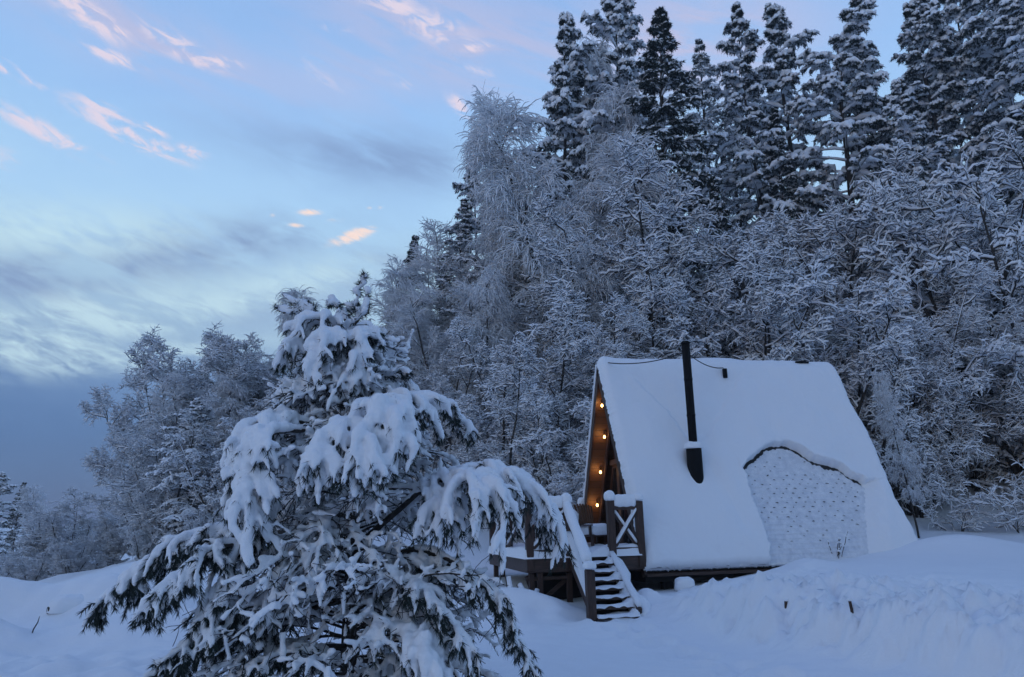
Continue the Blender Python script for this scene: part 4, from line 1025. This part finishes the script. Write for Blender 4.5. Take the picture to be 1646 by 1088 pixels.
    N = len(B2); cnt = 14; jj = np.repeat(np.arange(N), cnt); t4 = rg.uniform(.4, 1, N*cnt); pp, T3 = sample(B2, jj, t4)
    dd = T3*.9+norm(rg.normal(size=T3.shape))*.75; dd[:, 2] -= .2
    blades(nd, pp, dd, rg.uniform(.04, .07, len(pp)), .006, rg)
    # fuse the snow into one soft mass
    me = sn.mesh('snow_load', MAT['snow']); tmp = bpy.data.objects.new('snow_load', me); COL.objects.link(tmp)
    md = tmp.modifiers.new('remesh', 'REMESH'); md.mode = 'VOXEL'; md.voxel_size = .0135; md.use_smooth_shade = True
    ms = tmp.modifiers.new('smooth', 'SMOOTH'); ms.factor = .5; ms.iterations = 4
    tx = bpy.data.textures.new('lumps', 'CLOUDS'); tx.noise_scale = .07; tx.noise_depth = 2
    mdp = tmp.modifiers.new('lumps', 'DISPLACE'); mdp.texture = tx; mdp.strength = .018; mdp.mid_level = .5
    tx2 = bpy.data.textures.new('grains', 'CLOUDS'); tx2.noise_scale = .022; tx2.noise_depth = 2
    md2 = tmp.modifiers.new('grains', 'DISPLACE'); md2.texture = tx2; md2.strength = .011; md2.mid_level = .5
    dg = bpy.context.evaluated_depsgraph_get(); dg.update()
    nm = bpy.data.meshes.new_from_object(tmp.evaluated_get(dg)); nm.name = 'snow_load'
    bpy.data.objects.remove(tmp); nm.materials.clear(); nm.materials.append(MAT['snow'])
    print('hero snow faces', len(nm.polygons))
    tro = tm.build('trunk', MAT['bark'], root); br.build('limbs', MAT['bark'], tro)
    co = nd.build('needles', MAT['needle'], root); tw.build('twigs', MAT['twig'], co)
    link('snow_load', nm, root)
    return root
hero_pine()

PROTO = {}
def make_proto(key, data):
    parts, H = data
    PROTO[key] = ({nm: mb_.mesh(key+'_'+nm, MAT[mt]) for nm, (mb_, mt) in parts.items()}, H)
make_proto('alder_a', proto_alder(21))
make_proto('alder_b', proto_alder(22, stems=4, spread=.26, l1=.26, per=(16, 10, 13)))
make_proto('alder_c', proto_alder(23, stems=7, spread=.42, l1=.26, per=(12, 9, 10), rs=(.046, .039, .032), droop=.05, twig=.30))
make_proto('alder_fine', proto_alder(24, stems=6, spread=.30, l1=.28, per=(16, 11, 12), rs=(.030, .024, .019), droop=.02, twig=.32, tw=.5))
make_proto('birch_a', proto_birch(31))
make_proto('birch_b', proto_birch(32, droop=.22, l1=.22))
make_proto('birch_up', proto_birch(33, droop=.07, l1=.25, l3=.55, stems=3, per=(16, 10, 10)))
make_proto('pine_a', proto_conifer(41, load=1.1, wid=2.7, n1=74, irregular=.6))
make_proto('pine_b', proto_conifer(42, wid=3.1, n1=70, load=1.3, shape=.6, irregular=.8, droop=.12))
make_proto('pine_bent', proto_conifer(43, wid=3.0, n1=70, load=1.25, shape=.65, irregular=.6, bend=1.4))
make_proto('pine_c', proto_conifer(46, wid=2.5, n1=72, load=1.2, shape=.75, irregular=.8, droop=.10, top=.5))
make_proto('spruce_dark', proto_conifer(44, wid=2.7, n1=110, load=.62, needle=26, shape=.9, top=.22, irregular=.3, droop=.12))
make_proto('spruce_frost', proto_conifer(45, H=16, wid=2.3, n1=95, load=.75, needle=6, shape=.9, top=.25, irregular=.35))
make_proto('shrub_a', proto_shrub(51)); make_proto('shrub_b', proto_shrub(52, stems=6, per=(9, 7), rs=.032))

trt = np.random.default_rng(77)
def plant(key, name, label, cat, px, py, Y, group=None, wide=1.0, rz=None, sink=.0, zb=None):
    """a tree whose top shows near photograph pixel (px, py) when it stands Y metres away"""
    meshes, H = PROTO[key]
    top = at(px, py, Y); zg = gz(top[0], top[1]) if zb is None else zb
    h = top[2]-zg
    t = thing(name, label, cat, (top[0], top[1], zg-sink), (px*.37+py*.11) % 6.28 if rz is None else rz, group)
    t.rotation_euler[0] = .035*math.sin(px*1.7+py); t.rotation_euler[1] = .035*math.cos(px*.9+py*2.3)
    s = max(h, .5)/H; t.scale = (s*wide, s*wide, s)
    for nm, me in meshes.items():
        o = bpy.data.objects.new(nm, me); COL.objects.link(o); o.parent = t
    return t
# proto, top pixel of the photograph it stands under, distance, width, label, group
TREES = [
  ('pine_a', 1610, -60, 36, 1, 'snow-laden pine in the upper right corner, second skyline pine in from the right edge', 'conifers along the skyline'),
  ('pine_c', 1655, -40, 33, 1.1, "snowy pine at the right end of the skyline, touching the picture's edge", 'conifers along the skyline'),
  ('pine_b', 1548, -30, 40, 0.95, 'pine mostly hidden between two broader snowy pines near the upper right corner', 'conifers along the skyline'),
  ('pine_a', 1490, -18, 37, 0.95, 'broad snowy pine cut by the top edge, above the right-hand frosted trees', 'conifers along the skyline'),
  ('pine_c', 1445, 2, 40, 1, 'slim snowy pine showing behind the broad cut-off pine at upper right', 'conifers along the skyline'),
  ('pine_c', 1392, 42, 36, 0.95, 'shorter snowy pine standing in the dip just right of the pine with the bent top', 'conifers along the skyline'),
  ('pine_bent', 1318, 22, 35, 0.95, 'large snowy pine whose bent top leans over, in the right skyline row', 'conifers along the skyline'),
  ('pine_c', 1248, -8, 37, 0.9, 'slim snowy pine pressed against the left side of the pine with the bent top', 'conifers along the skyline'),
  ('pine_a', 1200, 2, 36, 0.85, 'snowy pine at the left end of the right skyline row, beside the open sky gap', 'conifers along the skyline'),
  ('spruce_frost', 1122, 58, 44, 0.95, 'pale frosted spruce rising against the sky gap just right of the darkest spruce', 'conifers along the skyline'),
  ('spruce_dark', 1045, 8, 32, 1, 'tall spruce, darkest and barest of snow, with a sharp tip against pink sky', 'conifers along the skyline'),
  ('pine_b', 988, -22, 36, 0.9, 'loose-crowned snowy pine reaching the top edge just left of the darkest spruce', 'conifers along the skyline'),
  ('birch_b', 932, 45, 36, 0.6, "thin frosted birch squeezed between the snowy pines left of the darkest spruce", 'birches on the hillside'),
  ('pine_c', 882, 22, 34.5, 0.75, 'slim snowy pine standing first from the left on the high skyline', 'conifers along the skyline'),
  ('spruce_frost', 1160, 150, 42, 1, 'low pale spruce filling the bottom of the sky gap between the two conifer groups', 'conifers along the skyline'),
  ('birch_b', 895, 110, 33, 0.9, "pale weeping birch just below the loose-crowned pine, left of the darkest spruce", 'birches on the hillside'),
  ('birch_a', 842, 122, 34, 0.75, "weeping birch on the forest's steep left edge, just left of the big domed birch", 'birches on the hillside'),
  ('birch_a', 905, 135, 31, 1.2, "biggest pale weeping birch, with a domed frosty top on the forest's left shoulder", 'birches on the hillside'),
  ('pine_c', 772, 262, 38, 0.9, 'dark pine tip poking out halfway down the steep left edge of the forest', 'conifers along the skyline'),
  ('spruce_frost', 728, 320, 36, 1.2, 'frosted spruce tip standing above the lower treeline on the left slope', 'conifers along the skyline'),
  ('spruce_dark', 660, 380, 38, 1, 'small dark spruce tip at the low left end of the hillside treeline', 'conifers along the skyline'),
  ('birch_up', 708, 362, 37, 1.2, 'upright frosted birch between the dark spruce tip and the frosted spruce tip', 'birches on the hillside'),
  ('birch_up', 690, 395, 35, 1.2, "frosted birch outermost on the hillside's low left end, under the dark spruce tip", 'birches on the hillside'),
  ('birch_b', 780, 320, 34, 1.1, 'frosted birch showing under the lower right of the big domed birch', 'birches on the hillside'),
  ('alder_fine', 730, 450, 31, 1.1, "finely frosted broadleaf just right of the big foreground pine's upper boughs", 'frosted broadleaves on the hillside'),
  ('birch_a', 845, 215, 33, 1, "frosted birch crowded among others on the slope right of the big pine's top", 'birches crowded on the left slope'),
  ('birch_a', 930, 190, 30, 1.3, 'weeping frosted birch in mid slope beneath the lower left boughs of the darkest spruce', 'birches on the hillside'),
  ('birch_b', 855, 300, 30, 1.1, 'weeping birch with a long drooping crown, farther below the big domed birch', 'birches on the hillside'),
  ('birch_b', 775, 445, 28, 1.2, "frosted birch crowded among others on the slope right of the big pine's top", 'birches crowded on the left slope'),
  ('birch_a', 735, 400, 34, 1.1, "frosted birch crowded among others on the slope right of the big pine's top", 'birches crowded on the left slope'),
  ('birch_up', 650, 465, 34, 1.1, "low frosted birch leaning out toward the sky beside the big pine's top", 'birches on the hillside'),
  ('birch_up', 745, 440, 29, 1.4, "frosted birch crowded among others on the slope right of the big pine's top", 'birches crowded on the left slope'),
  ('alder_fine', 690, 530, 27, 1.2, "finely frosted broadleaf above the big pine's right shoulder", 'frosted broadleaves on the hillside'),
  ('birch_b', 690, 435, 31, 1.1, "frosted birch crowded among others on the slope right of the big pine's top", 'birches crowded on the left slope'),
  ('birch_a', 890, 380, 27, 1.2, "weeping birch above and left of the cabin's gable peak, behind the frosted broadleaves", 'birches on the hillside'),
  ('alder_a', 870, 470, 24, 1.1, "large frosted broadleaf filling the slope left of the cabin's gable peak", 'frosted broadleaves on the hillside'),
  ('alder_c', 905, 585, 20.5, 1, 'heavily snow-coated broadleaf just left of the porch opening, behind the deck', 'frosted broadleaves on the hillside'),
  ('alder_a', 815, 560, 22, 1.1, "frosted broadleaf between the big pine's long right bough and the cabin gable", 'frosted broadleaves on the hillside'),
  ('alder_c', 925, 745, 18.5, 1.1, "low snow-coated tree peeping out behind the deck's left railing post", 'frosted broadleaves on the hillside'),
  ('alder_b', 960, 330, 28, 1.2, 'tall frosted broadleaf rising behind the left slope, up and left of the cabin peak', 'frosted broadleaves on the hillside'),
  ('alder_fine', 745, 600, 25, 1.2, "frosted broadleaf right behind the big pine's right side, low on the slope", 'frosted broadleaves on the hillside'),
  ('alder_c', 850, 720, 19.5, 1.2, "small snow-clumped tree over the tip of the pine's long right bough", 'frosted broadleaves on the hillside'),
  ('alder_a', 1065, 285, 28, 1.1, "frosted broadleaf high above the cabin's front roof corner, under the darkest spruce", 'frosted broadleaves on the hillside'),
  ('alder_b', 1010, 400, 25, 1.1, "frosted broadleaf just above the cabin's gable peak", 'frosted broadleaves on the hillside'),
  ('alder_c', 1130, 400, 24, 1.1, "snow-clumped broadleaf rising straight behind the middle of the cabin's ridge", 'frosted broadleaves on the hillside'),
  ('alder_a', 1215, 390, 25, 1.1, "frosted broadleaf peeping out above the snow-clumped one at the ridge's middle", 'frosted broadleaves on the hillside'),
  ('alder_b', 1300, 245, 29, 1.1, 'tall frosted broadleaf below the bent-topped pine, well above the ridge', 'frosted broadleaves on the hillside'),
  ('alder_c', 1290, 430, 24, 1.1, "snow-clumped broadleaf just behind the far end of the cabin's ridge", 'frosted broadleaves on the hillside'),
  ('alder_b', 1160, 265, 31, 1, "frosted broadleaf in mid slope under the conifers, well above the ridge's middle", 'frosted broadleaves on the hillside'),
  ('spruce_dark', 1160, 275, 30, 0.7, 'small dark spruce half buried in frosted trees above the chimney', 'conifers along the skyline'),
  ('alder_c', 1370, 500, 23, 1.1, "snow-clumped broadleaf right of the roof's far slope, halfway down its edge", 'frosted broadleaves on the hillside'),
  ('alder_fine', 1000, 500, 22.5, 1.1, "finely frosted tree peeping around the cabin's gable peak", 'frosted broadleaves on the hillside'),
  ('alder_b', 1380, 330, 26, 1.1, 'frosted broadleaf above the far ridge corner, behind the snow-clumped one', 'frosted broadleaves on the hillside'),
  ('alder_a', 1475, 225, 27, 1.1, 'large frosted broadleaf standing highest among the broadleaves at right', 'frosted broadleaves on the hillside'),
  ('alder_c', 1565, 195, 24, 1, 'biggest frosted broadleaf, filling the middle of the right edge', 'frosted broadleaves on the hillside'),
  ('alder_b', 1650, 215, 25, 1.1, 'frosted broadleaf peeping out above the biggest one at the right edge', 'frosted broadleaves on the hillside'),
  ('birch_b', 1440, 590, 19.5, 0.8, "slender weeping birch with a dark thin stem close to the roof's far edge", 'birches on the hillside'),
  ('alder_fine', 1420, 440, 23, 1, 'finely frosted broadleaf spreading behind the slender weeping birch at right', 'frosted broadleaves on the hillside'),
  ('shrub_b', 1525, 770, 21, 1.2, "snowy shrub at the forest foot just right of the roof's lower far corner", 'snowy shrubs at the forest foot'),
  ('shrub_a', 1625, 745, 20.5, 1.2, 'snowy shrub at the forest foot beside the right picture edge', 'snowy shrubs at the forest foot'),
  ('alder_c', 1500, 420, 25, 1.1, 'snow-clumped broadleaf low in the right-hand thicket, above the two shrubs', 'frosted broadleaves on the hillside'),
  ('alder_b', 1690, 480, 22, 1, 'frosted broadleaf cut by the right edge, above the rightmost shrub', 'frosted broadleaves on the hillside'),
  ('alder_a', 322, 556, 34, 0.9, 'frosted tree crowded inside the dense stand left of the big pine', 'trees crowded inside the left stand'),
  ('alder_fine', 352, 535, 35, 0.95, 'frosted broadleaf with the high left crown of the stand left of the pine', 'frosted trees in the left stand'),
  ('birch_a', 405, 545, 33, 1.5, "weeping birch between the left stand's right-hand crown and the big pine", 'frosted trees in the left stand'),
  ('alder_fine', 300, 640, 32, 0.9, 'frosted tree crowded inside the dense stand left of the big pine', 'trees crowded inside the left stand'),
  ('alder_fine', 455, 530, 35, 1.1, "frosted broadleaf at the right of the left stand, touching the big pine's upper left", 'frosted trees in the left stand'),
  ('birch_b', 545, 458, 36, 1.4, "frosted birch crown peeping out left of the big pine's top", 'frosted trees in the left stand'),
  ('pine_b', 315, 645, 28, 1.25, 'dark snowy pine low in the middle of the left stand', 'frosted trees in the left stand'),
  ('alder_fine', 262, 715, 31, 0.85, 'frosted tree crowded inside the dense stand left of the big pine', 'trees crowded inside the left stand'),
  ('alder_fine', 500, 560, 30, 1, "frosted tree glimpsed between the left stand and the big pine's heavy left clump", 'frosted trees in the left stand'),
  ('alder_fine', 440, 660, 27, 1.1, "snow-clumped tree right beside the big pine's heavy left clump, low in the stand", 'frosted trees in the left stand'),
  ('birch_up', 300, 600, 31, 1.2, 'frosted tree crowded inside the dense stand left of the big pine', 'trees crowded inside the left stand'),
  ('birch_b', 385, 590, 30, 1.4, 'weeping birch just above the dark pine in the left stand', 'frosted trees in the left stand'),
  ('alder_fine', 265, 770, 29, 1, 'frosted tree crowded inside the dense stand left of the big pine', 'trees crowded inside the left stand'),
  ('alder_c', 235, 825, 28, 1, 'snow-clumped low tree at the foot of the left stand, on the snow crest', 'frosted trees in the left stand'),
  ('alder_fine', 285, 580, 37, 0.85, 'frosted tree at the outer upper left corner of the left stand, against the sky', 'frosted trees in the left stand'),
  ('alder_fine', 385, 550, 38, 1, 'frosted tree crowded inside the dense stand left of the big pine', 'trees crowded inside the left stand'),
  ('alder_fine', 330, 690, 29, 1, 'frosted tree crowded inside the dense stand left of the big pine', 'trees crowded inside the left stand'),
  ('alder_fine', 255, 680, 35, 0.85, "finely frosted tree at the left stand's outer lower edge, above the bushes", 'frosted trees in the left stand'),
  ('alder_fine', 430, 580, 32, 1.1, 'frosted tree crowded inside the dense stand left of the big pine', 'trees crowded inside the left stand'),
  ('alder_c', 330, 800, 26, 1.2, 'low frosted tree under the dark pine, just over the left long bough', 'frosted trees in the left stand'),
  ('alder_fine', 105, 800, 38, 1.5, 'rounded frosted bush in the middle of the far-left bushes', 'frosted bushes at far left'),
  ('alder_fine', 150, 790, 44, 1.5, "frosted bush just left of the stand's foot, under dark blue sky", 'frosted bushes at far left'),
  ('birch_b', 95, 775, 52, 1.4, 'pale weeping bush behind the others, right of the two dark far-left conifers', 'frosted bushes at far left'),
  ('alder_c', 0, 870, 36, 1.5, 'lowest frosted bush in the left corner above the snow crest', 'frosted bushes at far left'),
  ('alder_fine', 185, 830, 34, 1.5, "frosted bush between the far-left bushes and the stand's foot", 'frosted bushes at far left'),
  ('alder_fine', 60, 880, 34, 1.6, 'low frosted bush on the snow crest, second from the left picture edge', 'frosted bushes at far left'),
  ('alder_fine', 120, 860, 33, 1.6, 'low frosted bush on the snow crest below the rounded middle bush', 'frosted bushes at far left'),
  ('pine_c', 3, 758, 62, 1.3, 'distant snowy pine at the far left picture edge, under the dark cloud', 'distant conifers at far left'),
  ('spruce_dark', 35, 775, 68, 1.2, 'distant dark spruce beside the snowy pine at the far left edge', 'distant conifers at far left'),
  ('pine_a', 945, 60, 35.5, 0.8, 'snowy pine tucked low behind the first skyline pine from the left', 'conifers along the skyline'),
  ('pine_c', 1450, 130, 33, 0.9, 'snowy pine below the slim pines at upper right, with its tip under the skyline', 'conifers along the skyline'),
  ('spruce_dark', 1250, 170, 35, 0.8, 'dark spruce in the shade under the left end of the right pine row', 'conifers along the skyline'),
  ('spruce_dark', 1390, 150, 36, 0.9, 'dark spruce in the shade below the shorter snowy pine in the dip', 'conifers along the skyline'),
  ('alder_fine', 300, 640, 28.5, 1, "finely frosted broadleaf spreading low on the left stand's outer side", 'frosted trees in the left stand'),
  ('alder_c', 380, 660, 27.5, 1, 'heavily snow-clumped broadleaf beside the dark pine, on its right', 'frosted trees in the left stand'),
]
KIND = {'alder': 'frosted_tree', 'birch': 'birch_tree', 'pine': 'pine_tree', 'spruce': 'spruce_tree', 'shrub': 'snowy_shrub'}
for key, px, py, Y, wd, lb, grp in TREES:
    k = key.split('_')[0]
    plant(key, KIND[k], lb, 'shrub' if k == 'shrub' else 'tree', px, py, Y, grp, wd, 0.0 if key == 'pine_bent' else None)

# ------------------------------------------------------------------ cold evening air
hm = bpy.data.materials.new('evening_haze'); hm.use_nodes = True; hn = hm.node_tree; hn.nodes.clear()
pv = hn.nodes.new('ShaderNodeVolumePrincipled'); pv.inputs['Color'].default_value = (.82, .89, .97, 1); pv.inputs['Density'].default_value = .0009; pv.inputs['Anisotropy'].default_value = .2
ho = hn.nodes.new('ShaderNodeOutputMaterial'); hn.links.new(pv.outputs[0], ho.inputs['Volume'])
zlo = float(ZZ.min())-1.0; zhi = 36.0
hb = MB().box((0, 90, (zlo+zhi)/2), (263, 243, (zhi-zlo)/2), bev=.001); hz_ = hb.build('haze', hm, None, smooth=False); hz_['kind'] = 'stuff'; hz_['label'] = 'thin cold blue haze over the far trees'
